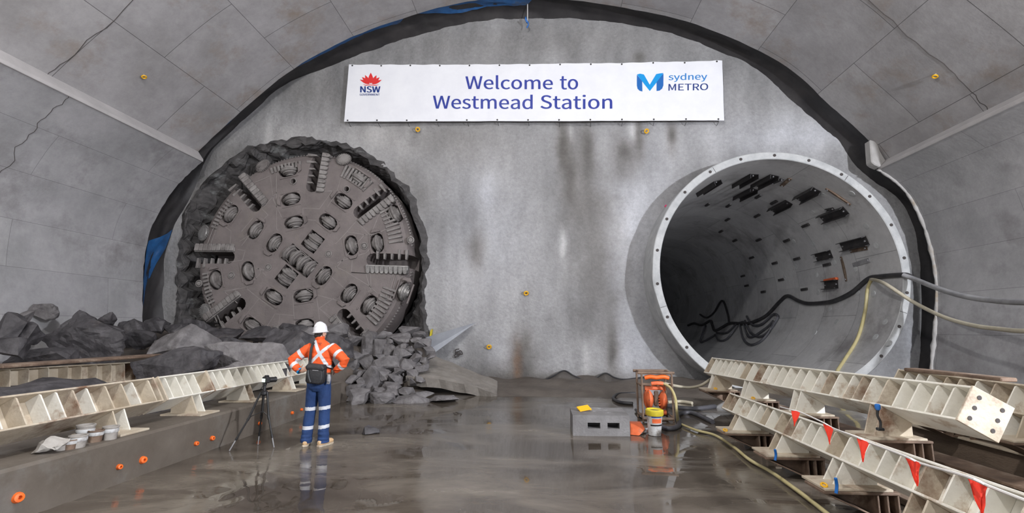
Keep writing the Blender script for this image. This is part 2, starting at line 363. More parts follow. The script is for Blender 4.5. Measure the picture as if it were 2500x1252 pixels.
def membrane(name, mt, i0, i1, t0, t1, lift=0.0, amp=.07, ny=12, seed=0, rag=.0):
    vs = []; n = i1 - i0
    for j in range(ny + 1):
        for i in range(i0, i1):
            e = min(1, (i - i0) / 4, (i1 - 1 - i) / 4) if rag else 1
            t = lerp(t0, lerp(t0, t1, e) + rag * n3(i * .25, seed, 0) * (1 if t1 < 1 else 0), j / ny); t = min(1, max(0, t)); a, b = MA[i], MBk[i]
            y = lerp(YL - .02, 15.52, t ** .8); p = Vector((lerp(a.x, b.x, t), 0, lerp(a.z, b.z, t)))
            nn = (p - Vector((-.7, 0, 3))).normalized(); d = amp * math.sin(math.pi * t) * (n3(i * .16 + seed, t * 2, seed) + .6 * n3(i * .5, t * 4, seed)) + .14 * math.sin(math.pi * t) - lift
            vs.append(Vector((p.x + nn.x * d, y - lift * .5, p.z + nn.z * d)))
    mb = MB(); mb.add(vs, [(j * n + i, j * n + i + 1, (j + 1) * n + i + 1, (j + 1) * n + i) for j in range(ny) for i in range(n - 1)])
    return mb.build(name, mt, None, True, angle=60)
struct(membrane('wall_membrane_and_shade', M['membrane'], 0, NM, 0, 1.0))  # real membrane in the gap, its black also replacing shade cast on the wall
def idx(x, y):
    p = at(x, y, YL); return min(range(NM), key=lambda i: (MA[i].x - p.x) ** 2 + (MA[i].z - p.z) ** 2)
for k, (a_, b_, t0, t1, lb) in enumerate([((350, 775), (362, 585), .10, .86, 'large crumpled blue membrane sheet hanging in the gap at the left wall'), ((500, 365), (575, 275), .05, .42, 'blue membrane strip in the gap above the left ledge'), ((690, 185), (1010, 30), .0, .22, 'long thin blue membrane strip along the upper left of the vault edge'), ((1010, 30), (1330, -6), .04, .5, 'blue membrane strip at the crown of the vault edge'), ((2252, 545), (2278, 620), .1, .5, 'small blue membrane scrap in the gap at the right wall, upper piece'), ((2280, 625), (2288, 690), .1, .45, 'small blue membrane scrap in the gap at the right wall, lower piece')]):
    i0, i1 = sorted((idx(*a_), idx(*b_)))
    o = membrane('blue_membrane', M['blue'], i0, max(i1, i0 + 5), t0, t1, lift=.05, amp=.12, seed=k + 2, rag=.10); recenter(o); tag(o, lb, 'membrane')
# end wall with holes
TC = at(735, 630, 15.1); TBM_R = 3.74; TC = Vector((-8.08, 15.1, 4.12))
RC = Vector((6.98, 14.3, 3.46)); RI, RO = 3.45, 3.68
hole_px = [(438, 840), (434, 760), (440, 690), (446, 610), (452, 540), (470, 490), (500, 455), (528, 425), (560, 400), (600, 372), (640, 358), (690, 350), (740, 345), (790, 347), (850, 362), (900, 382), (950, 420), (985, 465), (1008, 500), (1024, 545), (1034, 600), (1038, 660), (1034, 720), (1036, 780), (1046, 830), (1040, 900), (740, 960), (440, 930)]
hole = [Vector((p.x, YW, p.z)) for p in [at(x, y, YW) for x, y in hole_px]]
def inpoly(x, z, poly):
    c = False; j = len(poly) - 1
    for i in range(len(poly)):
        a, b = poly[i], poly[j]
        if (a.z > z) != (b.z > z) and x < (b.x - a.x) * (z - a.z) / (b.z - a.z) + a.x: c = not c
        j = i
    return c
# (px x, px y, radius x, radius y, brightness, tint)
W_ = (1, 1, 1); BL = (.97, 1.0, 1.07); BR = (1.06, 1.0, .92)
patches = [(1180, 560, 120, 160, .26, BL), (1545, 640, 70, 340, .30, BL), (1330, 720, 130, 110, .16, W_), (1950, 330, 260, 55, .30, BL), (1610, 480, 90, 160, .14, BL), (930, 330, 110, 70, .12, BR), (700, 330, 120, 40, .10, BR), (1100, 760, 110, 110, .14, W_), (1560, 860, 90, 80, .15, BL), (1225, 870, 40, 60, .22, BL), (1190, 470, 25, 50, .2, BL), (1375, 600, 9, 40, .55, W_), (1395, 320, 6, 30, .35, W_), (1545, 315, 10, 28, .5, W_), (655, 330, 10, 45, .3, W_), (1430, 880, 10, 45, .35, W_), (2240, 850, 40, 60, .3, BL),  # last entry paints a lit stripe of wall right of the ring
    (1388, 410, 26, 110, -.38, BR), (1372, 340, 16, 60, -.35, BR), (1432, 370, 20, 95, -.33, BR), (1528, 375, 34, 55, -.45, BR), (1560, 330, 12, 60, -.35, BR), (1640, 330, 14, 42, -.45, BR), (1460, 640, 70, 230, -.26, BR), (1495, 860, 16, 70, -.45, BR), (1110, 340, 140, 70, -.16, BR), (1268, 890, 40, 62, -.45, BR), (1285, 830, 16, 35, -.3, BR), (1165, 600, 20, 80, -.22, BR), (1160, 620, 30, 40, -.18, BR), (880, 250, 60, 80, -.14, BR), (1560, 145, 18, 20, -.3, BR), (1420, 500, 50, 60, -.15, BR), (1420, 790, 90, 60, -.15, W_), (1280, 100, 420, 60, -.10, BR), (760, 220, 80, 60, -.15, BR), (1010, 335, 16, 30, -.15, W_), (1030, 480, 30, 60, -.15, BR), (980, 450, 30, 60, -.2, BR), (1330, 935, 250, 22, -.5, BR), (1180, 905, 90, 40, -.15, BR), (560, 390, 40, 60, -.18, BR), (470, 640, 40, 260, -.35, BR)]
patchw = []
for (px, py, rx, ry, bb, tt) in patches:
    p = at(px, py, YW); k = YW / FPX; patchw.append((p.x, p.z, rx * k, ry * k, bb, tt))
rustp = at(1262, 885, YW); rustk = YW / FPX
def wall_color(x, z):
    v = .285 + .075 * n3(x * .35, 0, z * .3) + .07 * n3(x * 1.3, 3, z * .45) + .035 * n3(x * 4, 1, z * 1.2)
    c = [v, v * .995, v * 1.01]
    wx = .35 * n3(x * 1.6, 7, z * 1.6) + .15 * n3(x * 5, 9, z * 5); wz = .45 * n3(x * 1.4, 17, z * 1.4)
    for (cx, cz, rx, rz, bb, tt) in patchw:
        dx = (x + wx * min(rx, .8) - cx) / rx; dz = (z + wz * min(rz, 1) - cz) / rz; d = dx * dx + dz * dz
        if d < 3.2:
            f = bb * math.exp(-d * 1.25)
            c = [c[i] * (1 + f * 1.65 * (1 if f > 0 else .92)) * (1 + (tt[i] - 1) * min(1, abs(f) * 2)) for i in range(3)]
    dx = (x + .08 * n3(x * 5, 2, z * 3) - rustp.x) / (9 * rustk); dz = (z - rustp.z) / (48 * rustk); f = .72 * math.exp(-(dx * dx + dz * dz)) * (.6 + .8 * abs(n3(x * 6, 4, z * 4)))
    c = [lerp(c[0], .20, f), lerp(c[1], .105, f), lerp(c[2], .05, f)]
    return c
def end_wall():
    st = .075; x0, x1, z0, z1 = -14.2, 12.8, -.15, 14.3; nx = int((x1 - x0) / st); nz = int((z1 - z0) / st)
    vs = []; keep = []
    for j in range(nz + 1):
        for i in range(nx + 1):
            x = x0 + i * st; z = z0 + j * st
            d = .09 * n3(x * .55, 5, z * .5) + .045 * n3(x * 1.7, 1, z * 1.3) + .014 * n3(x * 6, 2, z * 6)
            vs.append(Vector((x, YW + d, z)))
            hr = (x - RC.x) ** 2 + (z - RC.z) ** 2 < 3.52 ** 2
            keep.append(not (hr or inpoly(x, z, hole)))
    mb = MB(); fs = []
    for j in range(nz):
        for i in range(nx):
            q = (j * (nx + 1) + i, j * (nx + 1) + i + 1, (j + 1) * (nx + 1) + i + 1, (j + 1) * (nx + 1) + i)
            if all(keep[k] for k in q): fs.append(q)
    me = bpy.data.meshes.new('wall_end'); me.from_pydata(vs, [], fs)
    ca = me.color_attributes.new('stain_and_light', 'FLOAT_COLOR', 'POINT')
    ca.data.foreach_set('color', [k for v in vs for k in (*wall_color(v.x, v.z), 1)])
    bm = bmesh.new(); bm.from_mesh(me); bmesh.ops.delete(bm, geom=[v for v in bm.verts if not v.link_faces], context='VERTS')
    bmesh.ops.reverse_faces(bm, faces=bm.faces); bm.to_mesh(me); bm.free()
    me.polygons.foreach_set('use_smooth', [True] * len(me.polygons)); me.materials.append(M['wall'])
    o = bpy.data.objects.new('wall_end', me); COL.objects.link(o); return struct(o)
end_wall()
# broken rock collar round the machine
def collar():
    n = 150; rings = []; fullh = spline(hole + [hole[0]], 12)
    def h_at(a):
        d = Vector((math.cos(a), 0, math.sin(a))); best = 4.1
        for i in range(len(hole)):
            p, q = hole[i] - TC, hole[(i + 1) % len(hole)] - TC; e = q - p; den = d.x * e.z - d.z * e.x
            if abs(den) < 1e-9: continue
            t = (p.x * e.z - p.z * e.x) / den; s = (p.x * d.z - p.z * d.x) / den
            if t > 0 and -1e-6 <= s <= 1.000001: best = t
        return best
    prof = [(.30, .16), (.05, -.06), (-.05, -.08), (-.14, .04), (-.3, .25), (-.5, .5), (-.75, .8), (-1, 1.1), (-1, 1.5)]
    for k, (f, dy) in enumerate(prof):
        ring = []
        for i in range(n):
            a = 2 * math.pi * i / n; H = h_at(a); r0 = TBM_R + .04
            rr = H + f if f > -.1 else lerp(r0, H, 1 + max(-1, f)) if H > r0 else H + max(f * .2, -.12)
            jag = .17 * n3(math.cos(a) * 9, k * 1.5, math.sin(a) * 9) + .10 * n3(math.cos(a) * 24, k * 3, math.sin(a) * 24)
            lay = .10 * (1 if math.sin(a) * H * 7 + k * .8 - math.floor(math.sin(a) * H * 7 + k * .8) > .5 else -1) * (1 if math.cos(a) < -.3 and k > 2 else .25)
            rr = max(rr + (jag * .8 + lay) * (1 if k > 0 else .5), TBM_R + .03 if k > 3 else 3.6)
            ring.append(Vector((TC.x + rr * math.cos(a), YW + dy + .12 * n3(math.cos(a) * 12, 5 + k, math.sin(a) * 12), TC.z + rr * math.sin(a))))
        rings.append(ring)
    # subdivide between rings for extra jaggedness
    rr = []
    for i in range(len(rings) - 1):
        for s in range(3):
            t = s / 3
            rr.append([rings[i][k].lerp(rings[i + 1][k], t) + (rings[i][k] - TC).normalized() * (.09 * n3(rings[i][k].x * 3.0, t * 9 + i * 3, rings[i][k].z * 5)) for k in range(n)])
    rr.append(rings[-1]); mb = MB(); mb.loft(rr, True, False)
    return struct(mb.build('wall_cut_rock', M['rockface'], None))
collar()
# dark shield tube behind the cutterhead
mb = MB(); mb.lathe((TC.x, 16.4, TC.z), (0, 1, 0), [(3.95, 0), (3.95, 4), (.01, 4)], 64, cap=False); struct(mb.build('wall_bore', M['darksteel'], None))

# floor, kerb, raised ground
def grid(name, x0, x1, y0, y1, st, hf, mt, smooth_=True):
    nx = max(1, int((x1 - x0) / st)); ny = max(1, int((y1 - y0) / st)); mb = MB()
    vs = [Vector((lerp(x0, x1, i / nx), lerp(y0, y1, j / ny), 0)) for j in range(ny + 1) for i in range(nx + 1)]
    for v in vs: v.z = hf(v.x, v.y)
    mb.add(vs, [(j * (nx + 1) + i, j * (nx + 1) + i + 1, (j + 1) * (nx + 1) + i + 1, (j + 1) * (nx + 1) + i) for j in range(ny) for i in range(nx)])
    return mb.build(name, mt, None, smooth_, angle=180)
struct(grid('floor', -4.95, 11.4, -11, 15.9, .12, lambda x, y: .012 * n3(x * .6, y * .6, 0) * smooth(14, 9, y) - .006 + .016 * max(0, n3(x * 5, y * 5, 3)) * smooth(-.2, -2.2, x) * smooth(8, 5.5, y), M['floor']))
KX, KZ = -4.94, .5
mb = MB()
prof = [(KX, -.1), (KX, KZ - .03), (KX - .03, KZ), (KX - 1.0, KZ), (KX - 1.0, -.1)]
mb.prism([Vector((x, -11, z)) for x, z in prof], (0, 11 + 11.6, 0)); struct(mb.build('trim_7', M['kerb'], None))
def ground_h(x, y):
    """height of mud and rubble"""
    h = .42 + .10 * n3(x * .9, y * .9, 2)
    left = h + 1.0 * smooth(10.2, 14.6, y) + .35 * smooth(-8, -12, x) * smooth(6, 10, y) + .22 * n3(x * 1.1, y * 1.1, 8) * smooth(7, 10, y)
    pile = 1.55 * smooth(11.9, 14.9, y) + .12 * n3(x * 1.7, y * 1.7, 4)
    pile = pile * smooth(-2.9, -4.3, x) + .28 * smooth(12.2, 15.2, y) * smooth(-3.9, -2.4, x) * (1 + .5 * n3(x * 1.2, y, 6)) * smooth(9, 5, x)
    if y < 11.6: pile = pile * smooth(11.0, 11.9, y) - .12
    k = smooth(-4.7, -5.7, x); h = lerp(pile - .05, left, k); dx = abs(x - TC.x)
    if y > 14.9 and dx < 3.85: h = min(h, TC.z - math.sqrt(max(0, 3.85 ** 2 - dx * dx)) - .06)
    dr = abs(x - RC.x)
    if y > 14.1 and dr < 3.7: h = min(h, RC.z - math.sqrt(max(0, 3.72 ** 2 - dr * dr)) - .03)
    return h
tag(grid('rubble_ground', -13.4, 10.9, 11.55, 15.9, .16, ground_h, M['mud']), 'brown mud and fine rubble banked up along the foot of the end wall', 'mud', None, 'stuff')
struct(grid('floor_bank', -13.3, KX - .97, -11, 11.56, .16, lambda x, y: ground_h(x, y) if y > 2 else .42, M['mud']))

# ------------------------------------------------------------------ bored tunnel on the right
mb = MB(); NT = 120; L_ = 34
ysn = 24; ins = []; vs = []
for j in range(ysn + 1):
    y = lerp(RC.y, RC.y + L_, (j / ysn) ** 1.3)
    for i in range(NT + 1): a = 2 * math.pi * i / NT; vs.append(Vector((RC.x + RI * math.cos(a), y, RC.z + RI * math.sin(a))))
fs = [(j * (NT + 1) + i, j * (NT + 1) + i + 1, (j + 1) * (NT + 1) + i + 1, (j + 1) * (NT + 1) + i) for j in range(ysn) for i in range(NT)]
me = bpy.data.meshes.new('wall_bored_tunnel'); me.from_pydata(vs, [], fs); uv = me.uv_layers.new(name='UVMap')
for lp in me.loops: v = vs[lp.vertex_index]; i = lp.vertex_index % (NT + 1); uv.data[lp.index].uv = (i / NT * 2 * math.pi * RI + 1.2, v.y - RC.y)
bm = bmesh.new(); bm.from_mesh(me); bmesh.ops.reverse_faces(bm, faces=bm.faces); bm.to_mesh(me); bm.free()
me.polygons.foreach_set('use_smooth', [True] * len(me.polygons)); me.materials.append(M['ring'])
o = bpy.data.objects.new('wall_bored_tunnel', me); COL.objects.link(o); struct(o)
mb = MB(); rings = []
for (r, dy) in [(RI, 0), (RI + .02, -.02), (RO - .02, -.02), (RO, 0), (RO, .5), (RO + .02, 1.5)]:
    rings.append([Vector((RC.x + (r + (.02 * n3(i * .3, 1, dy) if dy >= 0 and r > 3.6 else 0)) * math.cos(2 * math.pi * i / NT), RC.y + dy, RC.z + r * math.sin(2 * math.pi * i / NT))) for i in range(NT)])
mb.loft(rings, True, False)
# bolt pockets and segment joints on the front face
o = mb.build('trim_8', M['ringface'], None, True, angle=35); struct(o)
mb = MB(); 
for i in range(22):
    a = 2 * math.pi * (i + .35) / 22; c = RC + Vector((math.cos(a) * 3.565, -.025, math.sin(a) * 3.565)); mb.lathe(c, (0, -1, 0), [(.045, -.01), (.045, .012), (.03, .014)], 10)
for a in (R(197), R(118), R(52), R(-20), R(-128)):
    d = Vector((math.cos(a), 0, math.sin(a))); mb.prism([RC + d * (RI + .01) + Vector((0, -.024, 0)) + d.cross(Vector((0, 1, 0))) * s for s in (-.006, .006)] + [RC + d * (RO - .03) + Vector((0, -.024, 0)) + d.cross(Vector((0, 1, 0))) * s for s in (.006, -.006)], (0, .01, 0))
struct(mb.build('trim_9', M['groove'], None))
mb = MB(); mb.lathe((RC.x, RC.y + L_, RC.z), (0, 1, 0), [(RI, 0), (.01, .02)], 48, cap=False); struct(mb.build('wall_tunnel_back', M['darksteel'], None))
# shotcrete rim on the right lining edge and its broken lump beside the ledge
mb = MB(); pts = [Vector((p.x - .02, YL + .02, p.z)) for p in pr]
rings = []
for i, p in enumerate(pts):
    k = .055 + .04 * n3(i * .8, 0, 0) + .03 * n3(i * .13, 4, 0); c = p
    rings.append([c + Vector((math.cos(a) * k * .8, math.sin(a) * k * .9, math.sin(a + 1) * k * .4)) for a in [2 * math.pi * t / 8 for t in range(8)]])
mb.loft(rings); struct(mb.build('trim_10', M['rim'], None, True, angle=60))
mb = MB(); q = [at(x, y, 14.45) for x, y in [(2124, 340), (2142, 345), (2150, 368), (2164, 392), (2150, 408), (2136, 402), (2128, 396), (2126, 370)]]
mb.prism(q, (0.02, .3, 0)); struct(mb.build('trim_11', M['rim'], None, bevel=.03))

# ------------------------------------------------------------------ banner
BN = (at(852, 157, 15.24), at(1763, 148, 15.24), at(840, 297, 15.24), at(1768, 294, 15.24))   # top left, top right, bottom left, bottom right
def ban(u, v, off=0.0):
    p = BN[0].lerp(BN[1], u).lerp(BN[2].lerp(BN[3], u), v)
    sag_t = .05 * math.sin(math.pi * min(1, max(0, (u) * 1))) * (1 - v) + .012 * math.sin(u * 17 * math.pi) ** 2 * (1 - v) ** 2
    fold = .030 * n3(u * 9, v * 2.0, 1) + .012 * n3(u * 26 + v * 5, v * 3, 4) + .02 * math.sin(v * 9 + u * 5) * smooth(.78, 1, v) * n3(u * 6, 0, 3)
    fold += .03 * math.exp(-((u - .985 + v * .06) / .012) ** 2) * (1 - v)
    return Vector((p.x, p.y - fold - off, p.z - sag_t))
banner = thing('welcome_banner', 'long white banner hung on the shotcrete end wall reading Welcome to Westmead Station', 'banner', ban(.5, 1))
mb = MB(); NU, NV = 150, 26
vs = [ban(i / NU, j / NV) for j in range(NV + 1) for i in range(NU + 1)]; nb = len(vs); vs += [v + Vector((0, .006, 0)) for v in vs]
fs = []
for j in range(NV):
    for i in range(NU):
        a = j * (NU + 1) + i; q = (a, a + 1, a + NU + 2, a + NU + 1); fs.append(q); fs.append(tuple(k + nb for k in reversed(q)))
for i in range(NU):
    fs.append((i, i + 1, i + 1 + nb, i + nb)); e = NV * (NU + 1) + i; fs.append((e, e + 1, e + 1 + nb, e + nb))
for j in range(NV):
    a = j * (NU + 1); fs.append((a, a + NU + 1, a + NU + 1 + nb, a + nb)); a += NU; fs.append((a, a + NU + 1, a + NU + 1 + nb, a + nb))
mb.add(vs, fs); mb.build('vinyl_sheet', M['banner'], banner, True, angle=70)
mb = MB()
for i in range(13):
    for v in (.02, .98):
        p = ban((i + .12) / 12.3, v); mb.lathe(p, (0, -1, 0), [(.03, -.01), (.03, .012), (.015, .014)], 8); mb.tube([p, p + Vector((.02, .1, .07 if v < .5 else -.09)), p + Vector((.03, .3, .1 if v < .5 else -.12))], .008, 5)
mb.build('grommet_ties', M['darksteel'], banner)
BWID = (BN[1] - BN[0]).length; BHEI = (BN[0] - BN[2]).length
def px_uv(x, y):
    """photo pixel on the banner -> (u, v) on the sheet"""
    u = (x - 846) / 919; v = .5
    for _ in range(3):
        yt = 157 + (148 - 157) * u; yb = 297 + (294 - 297) * u; v = (y - yt) / (yb - yt); xl = 852 - 12 * v; xr = 1763 + 5 * v; u = (x - xl) / (xr - xl)
    return u, v
def onban(polys, name, mt, label=None, off=.006, thick=.004):
    """flat print: list of pixel polygons laid on the sheet with a small thickness"""
    mb = MB()
    for P in polys:
        bm = bmesh.new(); f = bm.faces.new([bm.verts.new((x, y, 0)) for x, y in P]); bmesh.ops.triangulate(bm, faces=bm.faces)
        bmesh.ops.subdivide_edges(bm, edges=bm.edges, cuts=2, use_grid_fill=True)
        bm.verts.ensure_lookup_table(); bm.verts.index_update()
        mb.add([ban(*px_uv(v.co.x, v.co.y), off) for v in bm.verts], [tuple(v.index for v in f.verts) for f in bm.faces]); bm.free()
    o = mb.build(name, mt, banner); 
    if label: o['label'] = label
    return o
import os
INTER = None
try:
    fp_ = os.path.join(bpy.utils.system_resource('DATAFILES'), 'fonts', 'Noto Sans CJK Regular.woff2')
    if os.path.exists(fp_): INTER = bpy.data.fonts.load(fp_)
except Exception: INTER = None
def words(txt, x0, x1, ybase, ycap, name, mt, off=.008, bold=0.0, ref=None):
    """lettering between pixel columns x0 and x1, cap height from ybase up to ycap"""
    fc = bpy.data.curves.new(name, 'FONT'); fc.body = txt; fc.font = INTER if INTER else fc.font;  fc.resolution_u = 5
    o = bpy.data.objects.new(name, fc); COL.objects.link(o)
    dg = bpy.context.evaluated_depsgraph_get(); dg.update(); me = bpy.data.meshes.new_from_object(o.evaluated_get(dg)); bpy.data.objects.remove(o)
    bm = bmesh.new(); bm.from_mesh(me); bmesh.ops.triangulate(bm, faces=bm.faces); bpy.data.meshes.remove(me)
    xs = [v.co.x for v in bm.verts]; mn, mx = min(xs), max(xs); ys_ = sorted(v.co.y for v in bm.verts); cap = ref if ref else max(ys_)
    tilt = 0
    x = mn
    while x < mx:
        x += .12; bmesh.ops.bisect_plane(bm, geom=bm.verts[:] + bm.edges[:] + bm.faces[:], plane_co=(x, 0, 0), plane_no=(1, 0, 0))
    for k in range(-2, 9): bmesh.ops.bisect_plane(bm, geom=bm.verts[:] + bm.edges[:] + bm.faces[:], plane_co=(0, k * .1, 0), plane_no=(0, 1, 0))
    bm.verts.index_update()
    mb = MB(); bp = bold * 60
    for k, dx in enumerate((-bp, 0, bp)): mb.add([ban(*px_uv(lerp(x0 + bp, x1 - bp, (v.co.x - mn) / (mx - mn)) + dx, ybase - (ybase - ycap) * v.co.y / cap), off + .001 * k) for v in bm.verts], [tuple(v.index for v in f.verts) for f in bm.faces])
    bm.free()
    return mb.build(name, mt, banner)
words('Welcome', 1147, 1362, 216.5, 182, 'lettering', M['bannerblue'], bold=.010)
words('to', 1379, 1423, 216.5, 184.5, 'lettering', M['bannerblue'], bold=.010)
words('Westmead', 1066, 1313, 265.5, 230.5, 'lettering', M['bannerblue'], bold=.010)
words('Station', 1332, 1505, 265.5, 230.5, 'lettering', M['bannerblue'], bold=.010)
words('NSW', 881, 933, 226, 210.5, 'lettering', M['navyprint'], bold=.014)
words('GOVERNMENT', 880, 931.5, 233.8, 228.8, 'lettering', M['navyprint'], bold=.003)
words('sydney', 1638, 1728, 195, 178.5, 'lettering', M['metroword'], bold=.004)
words('METRO', 1638, 1730, 221, 204.5, 'lettering', M['navyprint'], bold=.004)
def petal(cx, cy, ang, ln, wd):
    pts = []
    for t in [0, .15, .35, .55, .75, .9, 1]: pts.append((t, math.sin(math.pi * min(1, t ** .8)) * wd * (1 if t < 1 else 0)))
    pts = pts + [(t, -wv) for t, wv in reversed(pts[1:-1])]
    ca, sa = math.cos(R(ang)), math.sin(R(ang))
    return [(cx + (t * ca) * ln - wv * sa, cy - (t * sa) * ln - wv * ca) for t, wv in pts]
lot = [petal(908, 204, 90, 27, 6.2)] + [petal(908 + s * 3.4, 205, 90 + -s * a, l, wd) for s in (-1, 1) for a, l, wd in ((27, 25, 4.6), (48, 26, 4.4), (66, 27, 3.6))]
lot.append([(887, 205), (894, 207.2), (908, 206.2), (922, 207.2), (930, 205), (922, 209), (908, 208), (894, 209)])
onban(lot, 'red_flower_emblem', M['red'])
onban([[(1563.5, 180), (1571, 178), (1580, 180), (1594, 206), (1594, 222), (1578, 200), (1576, 197)], [(1594, 206), (1609, 180), (1618, 178), (1626, 177), (1618, 190), (1594, 222)]], 'emblem', M['metroblue'])
onban([[(1563.5, 181), (1576, 197), (1576.5, 223), (1570, 221), (1565, 216), (1563.5, 208)], [(1626, 178), (1626, 208), (1623, 216), (1617, 221), (1610, 222), (1610, 200)]], 'emblem', M['metrodark'], off=.007)

# ------------------------------------------------------------------ tunnel boring machine
tbm = thing('tunnel_boring_machine', 'huge round mud-caked cutterhead of a tunnel boring machine breaking through the end wall', 'tunnel boring machine', (TC.x, TC.y, TC.z - TBM_R))
FY = TC.y
def f2(x, y): p = at(x, y, FY); return Vector((p.x, FY, p.z))
def polar(p): d = p - TC; return math.hypot(d.x, d.z), math.atan2(d.z, d.x)
def boxed(mb, c, du, dv, lu, lv, y0, y1):
    """closed box standing in the face plane"""
    q = [c + du * a * lu + dv * b * lv for a, b in ((-.5, -.5), (.5, -.5), (.5, .5), (-.5, .5))]
    mb.prism([Vector((p.x, y0, p.z)) for p in q], (0, y1 - y0, 0))
SLOT = [R(a) for a in (179, 133, 84, 38, -2, -50, -97, -142)]
# disc cutters: photo pixel centre, (kind)
discs = [(704, 416), (710, 486), (718, 543), (562, 522), (624, 561), (670, 593), (875, 435), (838, 491), (801, 541), (961, 520), (858, 599), (921, 593), (527, 683), (606, 662), (668, 725), (741, 722), (616, 795), (743, 795), (852, 716), (900, 745), (790, 673), (985, 712)]
doubles = [(764, 590), (700, 675)]
core = [(706, 616), (723, 629), (740, 642), (756, 655)]
body = MB(); body.lathe(TC, (0, 1, 0), [(.01, -.02), (3.15, 0), (3.42, .05), (3.6, .16), (3.70, .32), (TBM_R, .5), (TBM_R, 1.5), (.01, 1.5)], 128)
cut = MB()
def stadium(mb, c, du, dv, ln, wd, y0, y1, n=6):
    q = []
    for s in (1, -1):
        for k in range(n + 1):
            a = -math.pi / 2 + math.pi * k / n
            q.append(c + du * s * ((ln - wd) / 2 + wd / 2 * math.cos(a) * .999) + dv * s * (wd / 2 * math.sin(a)))
    mb.prism([Vector((p.x, y0, p.z)) for p in q], (0, y1 - y0, 0))
for a in SLOT:
    d = Vector((math.cos(a), 0, math.sin(a))); t = Vector((-d.z, 0, d.x))
    stadium(cut, TC + d * 3.15, d, t, 1.75, .44, FY - .4, FY + 1.2)
def frame_of(p):
    r, a = polar(p); d = Vector((math.cos(a), 0, math.sin(a))); return r, d, Vector((-d.z, 0, d.x))
for x, y in discs:
    p = f2(x, y); r, d, t = frame_of(p); stadium(cut, p, t, d, .70, .43, FY - .4, FY + .42)
for x, y in doubles:
    p = f2(x, y); dv = (f2(756, 655) - f2(706, 616)).normalized(); dv = Vector((-dv.z, 0, dv.x)); t = Vector((-dv.z, 0, dv.x)); boxed(cut, p, t, dv, .58, .62, FY - .4, FY + .42)
cd_ = (f2(756, 655) - f2(706, 616)).normalized(); ct = Vector((-cd_.z, 0, cd_.x))
boxed(cut, f2(732, 636), cd_, ct, 1.16, .62, FY - .4, FY + .42)
for x, y in ((717, 443), (847, 462)):
    p = f2(x, y); cut.lathe(Vector((p.x, FY - .3, p.z)), (0, 1, 0), [(.085, 0), (.085, .6)], 14)
bo = body.build('cutterhead_body', M['tbm'], tbm); co = cut.build('cutters_tmp', M['tbm'])
co.location = (0, 0, 0); co.parent = None
md = bo.modifiers.new('b', 'BOOLEAN'); md.operation = 'DIFFERENCE'; md.object = co; md.solver = 'EXACT'; md.use_self = True
evaluated(bo, 'cutterhead_body', M['tbm']); bpy.data.objects.remove(co)
for p in bo.data.polygons: p.use_smooth = True
bo.data.set_sharp_from_angle(angle=R(25))
def disc_mesh(c, axis, r=.30, wd=.27, two=False):
    mb = MB(); h = wd / 2
    ring = lambda o: [(r * .70, o - .105), (r * .78, o - .10), (r * .78, o - .05), (r * .90, o - .046), (r, o - .016), (r, o + .016), (r * .90, o + .046), (r * .78, o + .05), (r * .78, o + .10), (r * .70, o + .105)]
    if two: pr_ = [(.05, -.27), (r * .55, -.27), (r * .55, -.235), (r * .70, -.23)] + ring(-.12) + [(r * .62, 0)] + ring(.12) + [(r * .70, .23), (r * .55, .235), (r * .55, .27), (.05, .27)]
    else: pr_ = [(.06, -h - .05), (r * .42, -h - .045), (r * .44, -h), (r * .60, -h + .005), (r * .60, -.11)] + ring(0) + [(r * .60, .11), (r * .60, h - .005), (r * .44, h), (r * .42, h + .045), (.06, h + .05)]
    mb.lathe(c, axis, pr_, 36); return mb
for i, (x, y) in enumerate(discs):
    p = f2(x, y); r, d, t = frame_of(p); c = p + Vector((0, .10, 0))
    g = disc_mesh(c, d).build('disc_cutter', M['tbm2'] if (x, y) != (985, 712) else M['bright'], tbm, True, angle=18)
    if (x, y) in ((875, 435), (961, 520), (985, 712)): g['label'] = 'brighter worn disc cutter'
    # pocket frame: deflector wedge and side ribs
    mb = MB()
    for s in (-1, 1): boxed(mb, p + d * s * .245, t, d, .66, .045, FY - .03, FY + .06)
    sg = 1 if i % 2 else -1
    q = [p + t * sg * .36 - d * .17, p + t * sg * .36 + d * .17, p + t * sg * .47 + d * .10, p + t * sg * .47 - d * .10]
    mb.prism([Vector((v.x, FY - .07, v.z)) for v in q], (0, .10, 0)); mb.build('cutter_housing', M['tbm'], tbm, bevel=.01)
for x, y in doubles: disc_mesh(f2(x, y) + Vector((0, .10, 0)), ct, two=True).build('disc_cutter', M['tbm2'], tbm, True, angle=18)
for x, y in core: disc_mesh(f2(x, y) + Vector((0, .06, 0)), cd_, r=.31, wd=.22).build('disc_cutter', M['tbm2'], tbm, True, angle=18)
# gauge cutters showing past the rim
for x, y, rr in ((640, 409, .27), (832, 396, .27), (497, 568, .28), (497, 762, .30), (700, 395, .0)):
    if not rr: continue
    p = f2(x, y); r, d, t = frame_of(p); mb = MB(); ax = (d * .35 + Vector((0, -1, 0)) * .94).normalized(); c = TC + d * 3.66 + Vector((0, .12, 0))
    mb.lathe(c, ax, [(.05, -.08), (rr * .75, -.07), (rr * .8, .0), (rr * .72, .07), (.05, .09)], 32)
    u = ax.orthogonal().normalized(); v = ax.cross(u)
    for k in range(26):
        a = 2 * math.pi * k / 26; e = u * math.cos(a) + v * math.sin(a); mb.prism([c + e * rr * .74 + ax.cross(e) * .025, c + e * rr * .74 - ax.cross(e) * .025, c + e * rr], ax * .05)
    mb.build('gauge_cutter', M['bright'] if y > 500 else M['tbm2'], tbm, True, angle=30)
